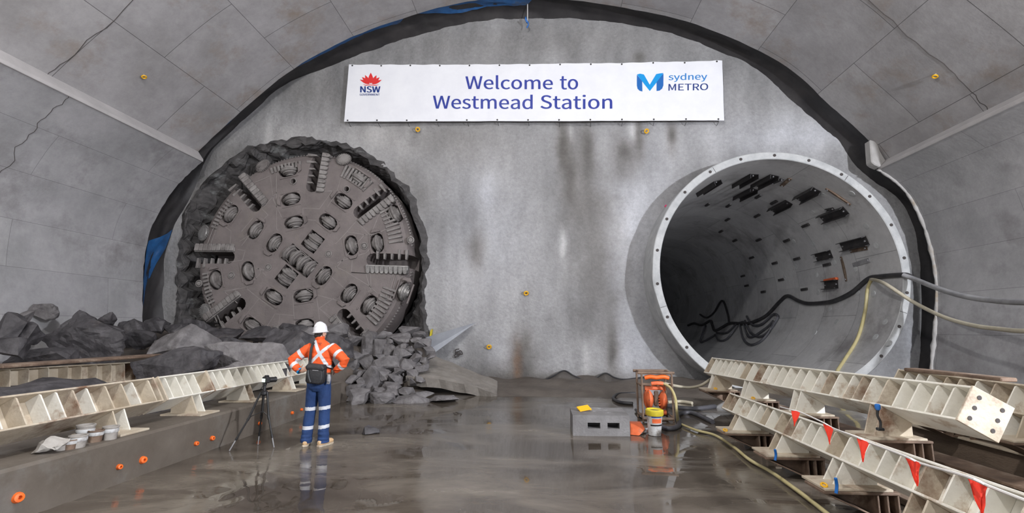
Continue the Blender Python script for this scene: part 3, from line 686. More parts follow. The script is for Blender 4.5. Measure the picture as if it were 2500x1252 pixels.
# scraper rows (clockwise side of each opening) and bucket teeth (other side)
for k, a in enumerate(SLOT):
    d = Vector((math.cos(a), 0, math.sin(a))); t = Vector((-d.z, 0, d.x)); mb = MB()
    n = 9; side = -1
    for i in range(n):
        c = TC + d * (2.37 + i * .155) + t * side * .34
        q = [c + t * .13 - d * .07, c + t * .13 + d * .07, c - t * .06 + d * .072, c - t * .12 + d * (.035 if k in (3, 4, 5, 2) else .072), c - t * .12 - d * .035, c - t * .06 - d * .072]
        y0 = FY - .12 + .02 * n3(i, k, 1); mb.prism([Vector((v.x, y0 + (.05 if j > 1 else 0), v.z)) for j, v in enumerate(q)], (0, .22, 0))
    c = TC + d * 2.99 + t * side * .26; boxed(mb, c, d, t, 1.42, .17, FY - .06, FY + .14)
    mb.build('scraper_row', M['bright'] if k in (4,) else M['tbm2'], tbm, bevel=.012)
    mb = MB()
    for i in range(5 if k != 7 else 4):
        c = TC + d * (2.62 + i * .245) + t * .27
        q = [c + t * .10 - d * .045, c + t * .10 + d * .045, c - t * .02 + d * .045, c - t * .24 + d * .022, c - t * .24 - d * .022, c - t * .02 - d * .045]
        mb.prism([Vector((v.x, FY + .01, v.z)) for v in q], (0, .14, 0))
    mb.build('bucket_teeth', M['tbm2'], tbm, bevel=.008)
    # grated wear plates on the rim between openings
    mb = MB(); am = a - R(23)
    dark = (k in (0, 7, 5, 4, 3))
    for i in range(9):
        aa = a + (R(11) + i * R(2.5) if k in (4, 5) else R(10) + i * R(2.2)); dd = Vector((math.cos(aa), 0, math.sin(aa))); tt = Vector((-dd.z, 0, dd.x))
        boxed(mb, TC + dd * 3.28, dd, tt, .46 if k in (3, 4, 5, 6) else .22, .075, FY - .045, FY + .1)
    mb.build('wear_plate', M['tbm2'], tbm, bevel=.01)
    mb = MB()
    for i in range(22):
        aa = a + R(9) + i * R(1.6); dd = Vector((math.cos(aa), 0, math.sin(aa))); tt = Vector((-dd.z, 0, dd.x))
        mb.prism([TC + dd * 3.70 + tt * .035 + Vector((0, .34, 0)), TC + dd * 3.70 - tt * .035 + Vector((0, .34, 0)), TC + dd * 3.76 + Vector((0, .36, 0))], (0, .16, 0))
    mb.build('rim_teeth', M['tbm2'], tbm)
for x, y in ((656, 652), (566, 672), (890, 600), (803, 620), (717, 443), (847, 462), (1003, 586), (487, 692)):
    p = f2(x, y); c = Vector((p.x, FY - .005, p.z)); mb = MB(); mb.lathe(c, (0, -1, 0), [(.12, -.03), (.12, .03), (.09, .035), (.088, .01)], 20, cap=False)
    if (x, y) not in ((717, 443), (847, 462)): mb.lathe(c, (0, -1, 0), [(.075, -.02), (.07, .035), (.01, .036)], 16)
    mb.build('inspection_plug', M['tbm2'], tbm, True, angle=30)
# plate seams: raised weld ridges, drawn along the plate borders of the face
def seam(pts, mb, wd=.022): 
    q = [f2(x, y) + Vector((0, -.012, 0)) for x, y in pts]
    for a, b in zip(q, q[1:]):
        e = (b - a).normalized(); nn = Vector((-e.z, 0, e.x)) * wd / 2; mb.prism([a + nn, a - nn, b - nn, b + nn], (0, .02, 0))
S_ = [[(608, 452), (660, 430), (668, 488), (688, 530)], [(676, 470), (640, 510), (655, 525), (626, 552), (590, 600)], [(675, 422), (676, 560), (690, 570)], [(688, 560), (752, 556), (735, 590), (720, 585), (700, 607)], [(778, 468), (812, 466), (780, 510), (740, 508), (740, 535), (772, 538)], [(834, 430), (822, 470), (800, 505)], [(935, 500), (905, 575), (870, 540), (848, 565), (820, 595), (790, 575)], [(848, 566), (905, 575), (955, 555)], [(930, 490), (955, 545)], [(893, 570), (845, 625), (820, 655)], [(824, 642), (838, 635), (893, 618), (905, 605)], [(790, 638), (840, 660), (905, 700), (935, 730), (962, 735)], [(858, 665), (893, 667), (905, 708), (900, 712)], [(860, 636), (858, 665), (905, 668)], [(905, 669), (906, 712)], [(960, 670), (940, 735)], [(968, 672), (953, 730)], [(740, 700), (775, 720), (840, 738)], [(815, 728), (780, 752), (818, 790)], [(770, 705), (777, 750), (780, 780)], [(715, 715), (718, 770), (722, 805)], [(718, 770), (672, 766), (650, 800), (640, 795)], [(668, 755), (632, 728), (600, 702), (548, 712)], [(586, 703), (546, 710), (580, 740)], [(632, 730), (600, 770)], [(684, 768), (680, 802)], [(600, 705), (645, 658), (622, 655)], [(630, 655), (670, 690), (665, 705)], [(500, 720), (530, 785)], [(508, 720), (538, 785)], [(560, 615), (565, 565), (540, 545)], [(558, 640), (592, 635), (600, 610)], [(600, 612), (560, 605)], [(505, 600), (520, 560), (530, 545)], [(513, 600), (528, 560)], [(585, 590), (615, 570)], [(620, 530), (590, 565)], [(690, 800), (760, 790)], [(720, 590), (722, 600), (860, 720)], [(668, 600), (705, 640), (730, 690), (720, 700)], [(705, 596), (790, 655), (770, 680)], [(672, 620), (760, 690)], [(790, 760), (840, 800)], [(610, 800), (660, 830)], [(604, 806), (640, 830)]]
mb = MB()
for s in S_: seam(s, mb)
sm = mb.build('weld_seams', M['seam'], tbm)

# ------------------------------------------------------------------ cradle rails
def cradle(name, label, Dn, Df, mirror, feet, ribs, group=None, wide=.40, deep=.37, basez=None, holes_near=False, sleeper=0.0, dirty=0, seed=0, roll=31.0, length_plate=.42):
    """rolled H section rail; Dn / Df: the lower trough edge near and far; feet: list of t along the rail"""
    Dn, Df = Vector(Dn), Vector(Df); ax = (Df - Dn); L = ax.length; ax.normalize(); s = -1 if mirror else 1
    cr, sr = math.cos(R(roll)), math.sin(R(roll)); e1 = Vector((s * sr, 0, cr)); e2 = Vector((s * cr, 0, -sr))
    base = Vector((lerp(Dn.x, Df.x, .5), lerp(Dn.y, Df.y, .5), min(Dn.z, Df.z) - .3))
    rt_ = thing(name, label, 'steel beam', base, group)
    mc = M['creamdirty'] if dirty else M['cream']; mats = [mc, M['edge']]
    def P(t, a, b): return Dn + ax * t + e1 * a + e2 * b
    mb = MB(); th = .022
    def plate(t0, t1, a0, a1, b0, b1, mb=mb): 
        q = [P(t0, a0, b0), P(t0, a1, b0), P(t0, a1, b1), P(t0, a0, b1)]; mb.prism(q, ax * (t1 - t0))
    plate(0, L, 0, th, 0, wide); plate(0, L, deep - th, deep, 0, wide); plate(0, L, th, deep - th, wide / 2 - th / 2, wide / 2 + th / 2)
    mb.build('rail_web_and_flanges', mc, rt_, bevel=.004)
    rnd = random.Random(seed)
    for t in ribs:
        if t < .05 or t > L - .05: continue
        mb = MB(); k = th; w2 = wide / 2 - th / 2; cz = .05 + .05 * rnd.random()
        q = [P(t, k, .004), P(t, deep - k - .02, .004), P(t, deep - k, .02), P(t, deep - k, w2), P(t, k, w2)]
        mb.prism(q, ax * .016); mb.build('rib', M['creamdirty'] if (dirty > 1 or rnd.random() < .22 + .3 * dirty) else M['cream'], rt_, bevel=.003)
    for t0 in (0, L - .025):
        mb = MB()
        q = [P(t0 - (.02 if t0 == 0 else -.02), -.004, -.004), P(t0 - (.02 if t0 == 0 else -.02), deep + .004, -.004), P(t0 - (.02 if t0 == 0 else -.02), deep + .004, wide + .004), P(t0 - (.02 if t0 == 0 else -.02), -.004, wide + .004)]; mb.prism(q, ax * .025)
        ep = mb.build('end_plate', M['creamdirty'], rt_, bevel=.004)
        if (t0 == 0) == mirror: continue
        for b in (.22, .78):
            for a in (.2, .5, .8):
                c = P(t0, deep * a, wide * b); hb = MB(); hb.lathe(c - ax * .023 if t0 == 0 else c + ax * .043, ax, [(.022, 0), (.022, .006)], 10); hb.build('bolt_hole', M['groove'], ep)
    for t in feet:
        zb = basez if basez is not None else (Df.z + (Dn.z - Df.z) * (1 - t / L)) - .26
        D_ = P(t, 0, 0); C_ = P(t, 0, wide); xl = D_.x - s * .13; xr = C_.x + s * .03
        mb = MB(); mb.prism([Vector((xl - s * .13, D_.y - .13, zb)), Vector((xr, D_.y - .13, zb)), Vector((xr, D_.y - .13, zb + .025)), Vector((xl - s * .13, D_.y - .13, zb + .025))], (0, length_plate, 0)); bp_ = mb.build('base_plate', M['creamdirty'], rt_, bevel=.004)
        for dt in (0, .16):
            mb = MB(); o_ = ax * dt; A = P(t, -.002, .01) + o_; B = P(t, -.002, wide - .03) + o_
            zz = zb + .022
            if B.z < zz: B = A + (B - A) * ((A.z - zz) / (A.z - B.z))
            q = [A, Vector((xl + s * .02, A.y, zz)), Vector((B.x, A.y, zz)), B] if B.z > zz + .01 else [A, Vector((xl + s * .02, A.y, zz)), B]
            mb.prism(q, (0, .018, 0)); mb.build('gusset', M['cream'] if rnd.random() < .7 else M['creamdirty'], rt_, bevel=.003)
        if sleeper:
            mb = MB(); y0 = D_.y - .10; x0 = xl - s * .15; x1 = xr + s * .05; h = sleeper; zt = zb - .001
            def q4(xa, xb, xc, xd): return [Vector((xa, y0, zt)), Vector((xb, y0, zt)), Vector((xc, y0, zt - h)), Vector((xd, y0, zt - h))]
            mb.prism([Vector((x0, y0 - .04, zt)), Vector((x1, y0 - .04, zt)), Vector((x1, y0 - .04, zt - .025)), Vector((x0, y0 - .04, zt - .025))], (0, .34, 0))
            xi = x0 + s * .48
            mb.prism([Vector((xi, y0 - .02, zt - h)), Vector((x1, y0 - .02, zt - h)), Vector((x1, y0 - .02, zt - h + .025)), Vector((xi, y0 - .02, zt - h + .025))], (0, .30, 0))
            mb.prism([Vector((x0, y0 - .03, zt - .02)), Vector((x0 + s * .035, y0 - .03, zt - .02)), Vector((xi + s * .035, y0 - .03, zt - h)), Vector((xi, y0 - .03, zt - h))], (0, .32, 0))
            mb.prism([Vector((x0 + s * .05, y0 + .12, zt - .02)), Vector((x1, y0 + .12, zt - .02)), Vector((x1, y0 + .12, zt - h + .02)), Vector((xi, y0 + .12, zt - h + .02))], (0, .02, 0))
            for xx in (lerp(xi, x1, .1), lerp(xi, x1, .5), x1 - s * .01): mb.box((xx, y0 + .05, zt - h / 2), (.02, .15, h - .04))
            mb.build('sleeper', M['rust'], rt_, bevel=.004)
    return rt_
def ribs_from(rng, seed, step=.19, skip=.0):
    r = random.Random(seed); out = []; t = rng[0]
    while t < rng[1]:
        out.append(t); t += step * (.8 + .5 * r.random())
    return out
# right: installed-size rail lying on sleepers above the front one
def at_depth(x, y, Y): return at(x, y, Y)
cradle('cradle_rail', 'long cream ribbed steel rail on top of the right stack, bolted end plate towards us', at_depth(2333, 1024, 5.0), at_depth(1719, 909, 10.6), False, [.9, 2.36, 3.79, 5.1], ribs_from((.16, 5.5), 3, .2), basez=.545, sleeper=.24, seed=1)
cradle('cradle_rail', 'lower front cream ribbed rail in shade on the wet floor behind the red flags', (2.93, 2.75, .49), (2.95, 8.3, .48), False, [1.3, 2.35, 3.55, 4.85], ribs_from((.14, 5.5), 5, .22), basez=.245, sleeper=.235, seed=2, deep=.29, wide=.39)
cradle('cradle_rail', 'rust-topped dark ribbed rail behind the right stack, close to the side wall', (5.3, 3.6, .82), (5.35, 7.9, .84), False, [.8, 2.2, 3.6], ribs_from((.2, 4.2), 8, .24), basez=.56, sleeper=.24, dirty=1, seed=3)
# left: rail pieces bolted down on the kerb
LR = [((-5.30, 2.6, .785), (-5.30, 6.48, .785)), ((-5.30, 6.58, .785), (-5.30, 7.52, .785)), ((-5.30, 7.56, .785), (-5.32, 11.2, .785))]
cradle('cradle_rail', 'nearest cream ribbed rail piece bolted along the top of the left kerb', *LR[0], True, [3.1, ], ribs_from((.2, 3.8), 11, .2), dirty=1, basez=.5, seed=4)
cradle('cradle_rail', 'short middle cream rail piece with red-brown bolted joint on the left kerb', *LR[1], True, [.45], [.1, .3, .48, .66], dirty=0, basez=.5, seed=5)
cradle('cradle_rail', 'farthest cream ribbed rail piece on the left kerb, running behind the tripod and person', *LR[2], True, [.75, 2.2, 3.3], ribs_from((.12, 3.6), 13, .2), basez=.5, seed=6)
cradle('cradle_rail', 'old rail with rusty top half buried by dark rubble at the left', (-8.35, 6.9, .80), (-8.35, 10.1, .72), True, [1.0, 2.4], ribs_from((.2, 3.1), 17, .26), dirty=2, basez=.5, seed=7, roll=8)

# plain beams and timbers under the right stack
def ibeam(name, label, a, b, wd, hg, mt, cat='steel beam', stiff=0):
    a, b = Vector(a), Vector(b); ax = (b - a); L = ax.length; ax.normalize(); sx = ax.cross(Vector((0, 0, 1))).normalized(); r = thing(name, label, cat, a.lerp(b, .5)); 
    def pl_(x0, x1, z0, z1, nm, m_): m_b = MB(); m_b.prism([a + sx * x0 + Vector((0, 0, z0)), a + sx * x1 + Vector((0, 0, z0)), a + sx * x1 + Vector((0, 0, z1)), a + sx * x0 + Vector((0, 0, z1))], b - a); return m_b.build(nm, m_, r, bevel=.004)
    pl_(-wd / 2, wd / 2, 0, .03, 'bottom_flange', mt); pl_(-wd / 2, wd / 2, hg - .03, hg, 'top_flange', mt); pl_(-.015, .015, .03, hg - .03, 'web', M['rust'])
    for k in range(stiff):
        m_b = MB(); c = a.lerp(b, (k + .5) / stiff); m_b.prism([c - sx * (wd / 2 - .01) + Vector((0, 0, .03)), c - sx * (-wd / 2 + .01) + Vector((0, 0, .03)), c - sx * (-wd / 2 + .01) + Vector((0, 0, hg - .03)), c - sx * (wd / 2 - .01) + Vector((0, 0, hg - .03))], ax * .02); m_b.build('stiffener', M['rust'], r)
    return r
ibeam('steel_beam', 'dark brown steel beam with pale lower flange under the end of the top right rail', (4.75, 2.6, .012), (4.5, 10.8, .012), .34, .28, M['rust'], stiff=9)
ibeam('steel_beam', 'dark stiffened beam lying on the floor against the far right wall', (5.75, 2.8, .30), (5.8, 8.0, .30), .34, .25, M['creamdirty'], stiff=7)
def timber(a, b, wd, hg, label):
    a, b = Vector(a), Vector(b); ax = (b - a).normalized(); sx = ax.cross(Vector((0, 0, 1))).normalized(); mb = MB()
    mb.prism([a - sx * wd / 2, a + sx * wd / 2, a + sx * wd / 2 + Vector((0, 0, hg)), a - sx * wd / 2 + Vector((0, 0, hg))], b - a); o = mb.build('timber_plank', M['timber'], None, bevel=.01); recenter(o); return tag(o, label, 'plank')
timber((3.75, 2.4, .0), (3.8, 5.6, .0), .3, .07, 'brown timber plank on the floor under the right stack, nearest the front rail')
timber((4.2, 2.4, .0), (4.15, 4.6, .0), .28, .10, 'brown timber plank on the floor beside the dark beam at the right')
timber((5.75, 2.6, .0), (5.85, 8.2, .0), .3, .3, 'thick squared timber under the beam by the far right wall')
def flat_bar(p, size, rz, label, mt=None, name='rusty_bar', cat='steel bar'):
    mb = MB(); mb.box((0, 0, 0), size, Matrix.Rotation(rz, 3, 'Z')); o = mb.build(name, mt or M['rust'], None, bevel=.012); recenter(o); o.location = Vector(p); return tag(o, label, cat)
flat_bar((5.62, 7.0, 1.139), (.2, 1.5, .05), R(2), 'long rusty flat bar on top of the rearmost right rail, far end')
flat_bar((-8.46, 8.5, 1.175), (.46, 3.3, .05), R(0), 'wide rusty plate lying along the top of the half buried rail at the left')
flat_bar((5.6, 5.0, 1.139), (.22, 1.5, .06), R(-1), 'long rusty flat bar on top of the rearmost right rail, near end')

# ------------------------------------------------------------------ rocks
def rock_mb(size, seed, flat=.0, rough_=.06, pts=14, sub=2, lay=0):
    rnd = random.Random(seed); bm = bmesh.new(); sx, sy, sz = size
    for i in range(pts):
        v = Vector((rnd.uniform(-1, 1), rnd.uniform(-1, 1), rnd.uniform(-1, 1)))
        m = max(abs(v.x), abs(v.y), abs(v.z)); v = v / m * (.75 + .25 * rnd.random()); v = v.lerp(v.normalized(), .35)
        bm.verts.new((v.x * sx / 2, v.y * sy / 2, v.z * sz / 2))
    bmesh.ops.convex_hull(bm, input=bm.verts)
    bmesh.ops.delete(bm, geom=[v for v in bm.verts if not v.link_faces], context='VERTS')
    for _ in range(sub): bmesh.ops.subdivide_edges(bm, edges=bm.edges, cuts=1); bmesh.ops.triangulate(bm, faces=[f for f in bm.faces if len(f.verts) > 3])
    bm.normal_update(); k = min(size) * rough_
    for v in bm.verts:
        q = v.co * (1.6 / max(.3, min(size)))
        v.co += v.normal * k * (noise.noise(q + Vector((seed, 0, 0))) + .5 * noise.noise(q * 2.7 + Vector((seed, 3, 0))))
        if lay: v.co += Vector((1, 0, .2)) * lay * (.5 if math.sin(v.co.z * 42 + 3 * noise.noise(v.co * 1.3)) > 0 else -.5)
    bm.verts.index_update(); mb = MB(); mb.add([v.co.copy() for v in bm.verts], [tuple(v.index for v in f.verts) for f in bm.faces]); bm.free(); return mb
def put(mb, name, p, mt, rot=(0, 0, 0), M3=None):
    from mathutils import Euler
    E_ = M3 if M3 else Euler(rot).to_matrix()
    mb.v = [E_ @ v for v in mb.v]; zc = min(v.z for v in mb.v); o = mb.build(name, mt); o.data.transform(Matrix.Translation((0, 0, -zc))); o.location = Vector(p) + Vector((0, 0, zc)); return o
ORD = ['leftmost', 'second from the left', 'third from the left', 'fourth from the left', 'fifth from the left', 'sixth from the left', 'seventh from the left', 'eighth from the left', 'ninth from the left', 'tenth from the left', 'eleventh from the left', 'twelfth from the left', 'thirteenth from the left', 'fourteenth from the left']
# rubble right of the person: zoom-frame centre x, y, width, height
RP = [(180, 340, 190, 160), (350, 330, 150, 260), (455, 380, 115, 185), (480, 240, 210, 80), (670, 300, 190, 75), (560, 400, 120, 130), (640, 250, 260, 75), (690, 350, 90, 60), (310, 430, 85, 95), (220, 470, 160, 120), (170, 545, 160, 140), (330, 520, 150, 150), (540, 545, 290, 190), (690, 440, 165, 130), (800, 500, 140, 130), (720, 555, 190, 150), (380, 690, 180, 250), (500, 650, 110, 130), (600, 690, 140, 100), (560, 770, 170, 100), (470, 815, 150, 75), (200, 800, 170, 130), (230, 865, 220, 150), (590, 830, 140, 90), (720, 825, 130, 95), (880, 865, 220, 95), (250, 645, 90, 90), (180, 705, 120, 100), (760, 395, 90, 75), (840, 425, 70, 65), (640, 385, 95, 70), (545, 310, 95, 80), (900, 505, 80, 80), (280, 730, 100, 120), (640, 620, 110, 90), (780, 640, 120, 90), (420, 590, 110, 90), (470, 480, 110, 80), (860, 340, 120, 80), (760, 190, 200, 80), (850, 250, 130, 90), (900, 320, 130, 90), (880, 580, 120, 90), (950, 400, 110, 80), (830, 300, 110, 70), (960, 470, 120, 80)]
rows = {}
for r_ in RP: rows.setdefault(min(5, max(0, int((r_[1] - 180) / 110))), []).append(r_)
rn = ['topmost', 'upper', 'upper middle', 'lower middle', 'lower', 'bottom']; sd = 100
for ri in sorted(rows):
    for k, (zx, zy, zw, zh) in enumerate(sorted(rows[ri])):
        px, py = 820 + .2396 * zx, 760 + .2396 * zy; Y = lerp(14.35, 11.75, (py - 803) / (985 - 803)); k_ = Y / FPX * .2396; sd += 1
        W, H = zw * k_ * 1.22, zh * k_ * 1.2; p = at(px, py, Y)
        o = put(rock_mb((W, min(W, max(H, .35)) * .95 + .15, H), sd, pts=15, sub=2), 'rock', p, M['rock'], (.15 * n3(sd, 0, 1), .2 * n3(sd, 2, 1), .5 * n3(sd, 5, 1)))
        tall = 'tall' if H > W * 1.2 else 'flat' if W > 1.9 * H else 'blocky'
        tag(o, f'{tall} grey rock, {ORD[k].replace(" the", "")}, {rn[ri]} row of rubble beside person', 'rock', 'rubble right of the person')
rnd = random.Random(5)
for i in range(70):
    px = rnd.uniform(850, 1030); py = rnd.uniform(815, 985); Y = lerp(14.3, 11.7, (py - 803) / 182) + .12; p = at(px, py, Y); s_ = rnd.uniform(.10, .26)
    o = put(rock_mb((s_ * 1.4, s_, s_ * .8), 900 + i, sub=1, pts=10), 'rock_fragment', p, M['rock'], (rnd.random(), rnd.random(), rnd.random() * 3)); tag(o, 'small broken grey rock fragment wedged between larger rocks right of the person', 'rock', 'rock fragments right of the person')
# layered wet ledges at the front foot of that pile
for i, (px, py, w_, h_, Y, lb) in enumerate([(925, 975, .9, .22, 11.6, 'flat wet rock slab at the water edge, just right of the kerb end'), (1010, 968, 1.1, .16, 11.75, 'low flat wet rock slab in front of the leaning broken concrete slab'), (880, 950, .55, .3, 11.55, 'blocky wet rock touching the end of the kerb'), (1085, 972, .8, .12, 11.9, 'thin wet rock slab under the front edge of the leaning concrete slab'), (905, 1062, .32, .12, 8.3, 'dark flat rock lying alone in the shallow water right of the person')]):
    p = at(px, py, Y); o = put(rock_mb((w_, .6 if i < 4 else .25, h_ * 1.6), 300 + i, rough_=.1, sub=3), 'rock', (p.x, p.y, h_ * .45), M['rock'] if i < 4 else M['darkrock'], (0, 0, .2 * i)); tag(o, lb, 'rock')
# dark slabs left of the person: (px, py, width px, height px, Y, depth, tilt, label, mat, layered)
DS = [(185, 812, 250, 130, 10.9, .7, .42, 'large dark upturned slab with curved cutter grooves by the left wall', 'darkrock', .05),
      (100, 872, 165, 48, 9.6, .6, -.08, 'long low dark slab in front of the grooved slab', 'darkrock', 0),
      (440, 842, 190, 62, 11.6, .9, -.22, 'pale curved slab with shadowed underside below the left of the cutterhead', 'rock', 0),
      (432, 892, 190, 88, 9.4, .6, -.08, 'rough black slab standing behind the left rails', 'darkrock', .015),
      (600, 878, 210, 82, 10.2, .8, -.06, 'broad smooth grey slab behind the far left rail', 'rock', 0),
      (690, 860, 150, 125, 11.2, .9, .25, 'big upright dark rock left of the person', 'darkrock', .02),
      (762, 828, 60, 65, 12.4, .6, .1, 'pointed lighter rock just left of the white helmet', 'rock', 0),
      (30, 810, 70, 90, 9.8, .7, .1, 'dark pointed rock at the far left edge below the pale wall', 'darkrock', 0),
      (20, 850, 80, 70, 9.0, .6, -.2, 'dark rock slab at the left edge, lower of the pair', 'darkrock', 0),
      (50, 778, 40, 60, 10.3, .5, .3, 'narrow pointed grey rock standing at the far left', 'rock', 0),
      (110, 760, 60, 36, 11.3, .5, .2, 'small pale rock on the top corner of the grooved slab', 'rock', 0),
      (78, 815, 60, 60, 10.0, .5, .4, 'dark rock wedged left of the grooved slab', 'darkrock', 0),
      (320, 805, 60, 50, 12.2, .6, -.2, 'dark rock against the left wall foot near the blue membrane', 'darkrock', 0),
      (380, 795, 50, 44, 13.0, .5, .1, 'dark rock below the hanging blue membrane', 'darkrock', 0),
      (345, 830, 70, 50, 11.8, .6, .2, 'dark angular rock right of the grooved slab', 'darkrock', 0),
      (420, 808, 70, 40, 13.0, .6, -.15, 'flat dark rock under the left edge of the cutterhead', 'darkrock', 0),
      (480, 800, 80, 36, 13.6, .5, .1, 'long dark rock below the lower left gauge cutter', 'darkrock', 0),
      (540, 818, 110, 40, 13.2, .7, -.1, 'low dark slab beneath the lower left opening of the cutterhead', 'darkrock', 0),
      (640, 815, 90, 40, 13.0, .6, .05, 'low dark rock hiding the bottom of the cutterhead', 'darkrock', 0),
      (560, 842, 90, 34, 12.2, .6, 0, 'dark stone on top of the broad smooth slab', 'darkrock', 0),
      (720, 812, 80, 40, 13.2, .6, .1, 'dark rock under the middle of the cutterhead', 'darkrock', 0),
      (815, 815, 70, 44, 13.5, .6, -.1, 'grey rock right of the white helmet', 'rock', 0),
      (800, 860, 110, 90, 12.6, .7, .1, 'dark rock mass directly behind the orange shirt', 'darkrock', 0),
      (470, 830, 60, 30, 12.6, .5, .2, 'flat grey rock lying above the pale curved slab', 'rock', 0),
      (262, 778, 40, 30, 11.1, .35, 0, 'small dark rock balanced on the edge of the grooved slab', 'darkrock', 0),
      (640, 905, 130, 60, 9.9, .6, .0, 'dark slab tucked under the broad smooth slab', 'darkrock', 0),
      (560, 905, 130, 34, 9.3, .4, -.15, 'pale thin slab lying behind the middle left rail', 'rock', 0)]
for i, (px, py, w_, h_, Y, dp, tl, lb, mt, lay) in enumerate(DS):
    k_ = Y / FPX; p = at(px, py, Y)
    o = put(rock_mb((w_ * k_ * 1.15, dp, h_ * k_ * (.95 if abs(tl) > .3 else 1.15)), 500 + i, rough_=.09, sub=3 if w_ > 90 else 2, pts=13, lay=lay), 'rock', p, M[mt], (-.35, tl, .12 * n3(i, 1, 1))); tag(o, lb, 'rock', 'dark rubble left of the person')
for i in range(110):
    px = rnd.uniform(-10, 830); Y = rnd.uniform(9.2, 14.4); x = max((px - 1325) / FPX * Y, rnd.uniform(-12.4, -11.5))
    if x > -5.2 and Y < 11.9: continue
    s_ = rnd.uniform(.10, .34); o = put(rock_mb((s_ * 1.5, s_, s_ * .75), 1200 + i, sub=1, pts=10), 'rock_fragment', (x, Y, ground_h(x, Y) + .03), M['darkrock'], (rnd.random(), rnd.random(), rnd.random() * 3)); tag(o, 'small dark broken shale fragment lying on the mud left of the person', 'rock', 'rock fragments left of the person')
# mud mound beside the left rails
def mound(x, y):
    d = ((x + 7.9) / 1.35) ** 2 + ((y - 7.3) / 1.6) ** 2
    return .36 + .62 * math.exp(-d * 1.2) + .10 * n3(x * 2.5, y * 2.5, 1) + .04 * n3(x * 7, y * 7, 2) if d < 4 else .3
o = grid('mud_heap', -10.4, -6.1, 4.9, 9.9, .09, mound, M['darkrock']); o.data.polygons.foreach_set('use_smooth', [False] * len(o.data.polygons)); tag(o, 'heap of dark wet muck between the left rails and the left wall', 'mud heap', None, 'stuff')
# broken concrete slab leaning at the foot of the wall
q = [atz(0, 0)] * 0
top = [at(990, 918, 12.6), at(1060, 868, 14.6), at(1214, 930, 14.3), at(1213, 962, 12.9), at(1120, 958, 12.3), at(1050, 938, 12.4)]
mb = MB(); n = 14; m_ = 9
def slab_pt(u, v):
    a = top[0].lerp(top[1], v); b = top[3].lerp(top[2], v); p = a.lerp(b, u); p = p + Vector((0, 0, .10 * math.sin(u * 3.1) * (1 - v) + .04 * n3(u * 5, v * 5, 2))); p.y += .12 * n3(u * 7, 3, 1) * (1 - v); return p
vs = [slab_pt(i / n, j / m_) for j in range(m_ + 1) for i in range(n + 1)]; nb = len(vs); vs += [v + Vector((.05, .12, -.26 - .05 * n3(v.x * 4, v.y * 4, 0))) for v in vs]
fs = []
for j in range(m_):
    for i in range(n): a = j * (n + 1) + i; fs += [(a, a + 1, a + n + 2, a + n + 1), (a + nb + n + 1, a + nb + n + 2, a + nb + 1, a + nb)]
for i in range(n): fs += [(i, i + nb, i + 1 + nb, i + 1)]; e = m_ * (n + 1) + i; fs += [(e, e + 1, e + 1 + nb, e + nb)]
for j in range(m_): a = j * (n + 1); fs += [(a, a + n + 1, a + n + 1 + nb, a + nb)]; a += n; fs += [(a, a + nb, a + n + 1 + nb, a + n + 1)]
mb.add(vs, fs); o = mb.build('concrete_slab', M['slab']); recenter(o); tag(o, 'big broken concrete slab leaning against the wall foot, right of the rubble', 'concrete slab')
# peeled triangular sheet
q = [at(1031, 826, 15.05), at(1162, 787, 15.32), at(1064, 859, 14.8), at(1052, 850, 14.75)]
mb = MB(); mb.prism(q, (0.015, .02, .01)); mb.prism([q[0], q[3], q[2], q[2] + Vector((.02, .25, .05)), q[0] + Vector((0, .35, .05))], (.0, .02, .015)); o = mb.build('peeled_sheet', M['sheet'], None, bevel=.004); recenter(o); tag(o, 'grey triangular sheet peeled out from the wall above the leaning slab', 'sheet')
def wallmark(name, pts, mt, lb, cat):
    mb = MB(); mb.prism([at(x, y, YW - .10) for x, y in pts], (0, .12, 0)); o = mb.build(name, mt); recenter(o); return tag(o, lb, cat)
wallmark('yellow_marker', [(1051, 806), (1055, 803), (1053, 823), (1048, 824)], M['brightyellow'], 'short yellow marker strip on the wall above the peeled sheet', 'marker strip')
# wavy membrane edge at the wall foot
mb = MB(); tp = spline([(1318, 934, 0), (1350, 918, 0), (1376, 905, 0), (1400, 917, 0), (1425, 926, 0), (1450, 924, 0), (1476, 911, 0), (1500, 922, 0), (1525, 926, 0), (1560, 922, 0), (1620, 915, 0)], 6); n = len(tp)
T_ = [at(p.x, p.y, 15.3 + .05 * n3(i * .3, 0, 0)) for i, p in enumerate(tp)]
vs = T_ + [v + Vector((.02, -.16 - .08 * n3(i * .4, 2, 0), -.12)) for i, v in enumerate(T_)] + [Vector((v.x, v.y - .5, .02)) for v in T_] + [v + Vector((0, .12, 0)) for v in T_]
mb.add(vs, [(k * n + i, k * n + i + 1, (k + 1) * n + i + 1, (k + 1) * n + i) for k in range(2) for i in range(n - 1)] + [(i, 3 * n + i, 3 * n + i + 1, i + 1) for i in range(n - 1)])
o = mb.build('membrane_flap', mat('muddy_membrane', (.065, .058, .052), (.11, .1, .092), scale=2, rough=.6, bump=.4), None, True, angle=60); recenter(o); tag(o, 'muddy waterproof membrane flap with a wavy top edge along the wall foot', 'membrane')
mb = MB(); mb.tube([v + Vector((.01, -.03, .01)) for v in T_], .022, 6); o = mb.build('edge_cable', M['hosedark'], None, True); recenter(o); tag(o, 'dark cord running along the wavy top edge of the membrane flap', 'cable')

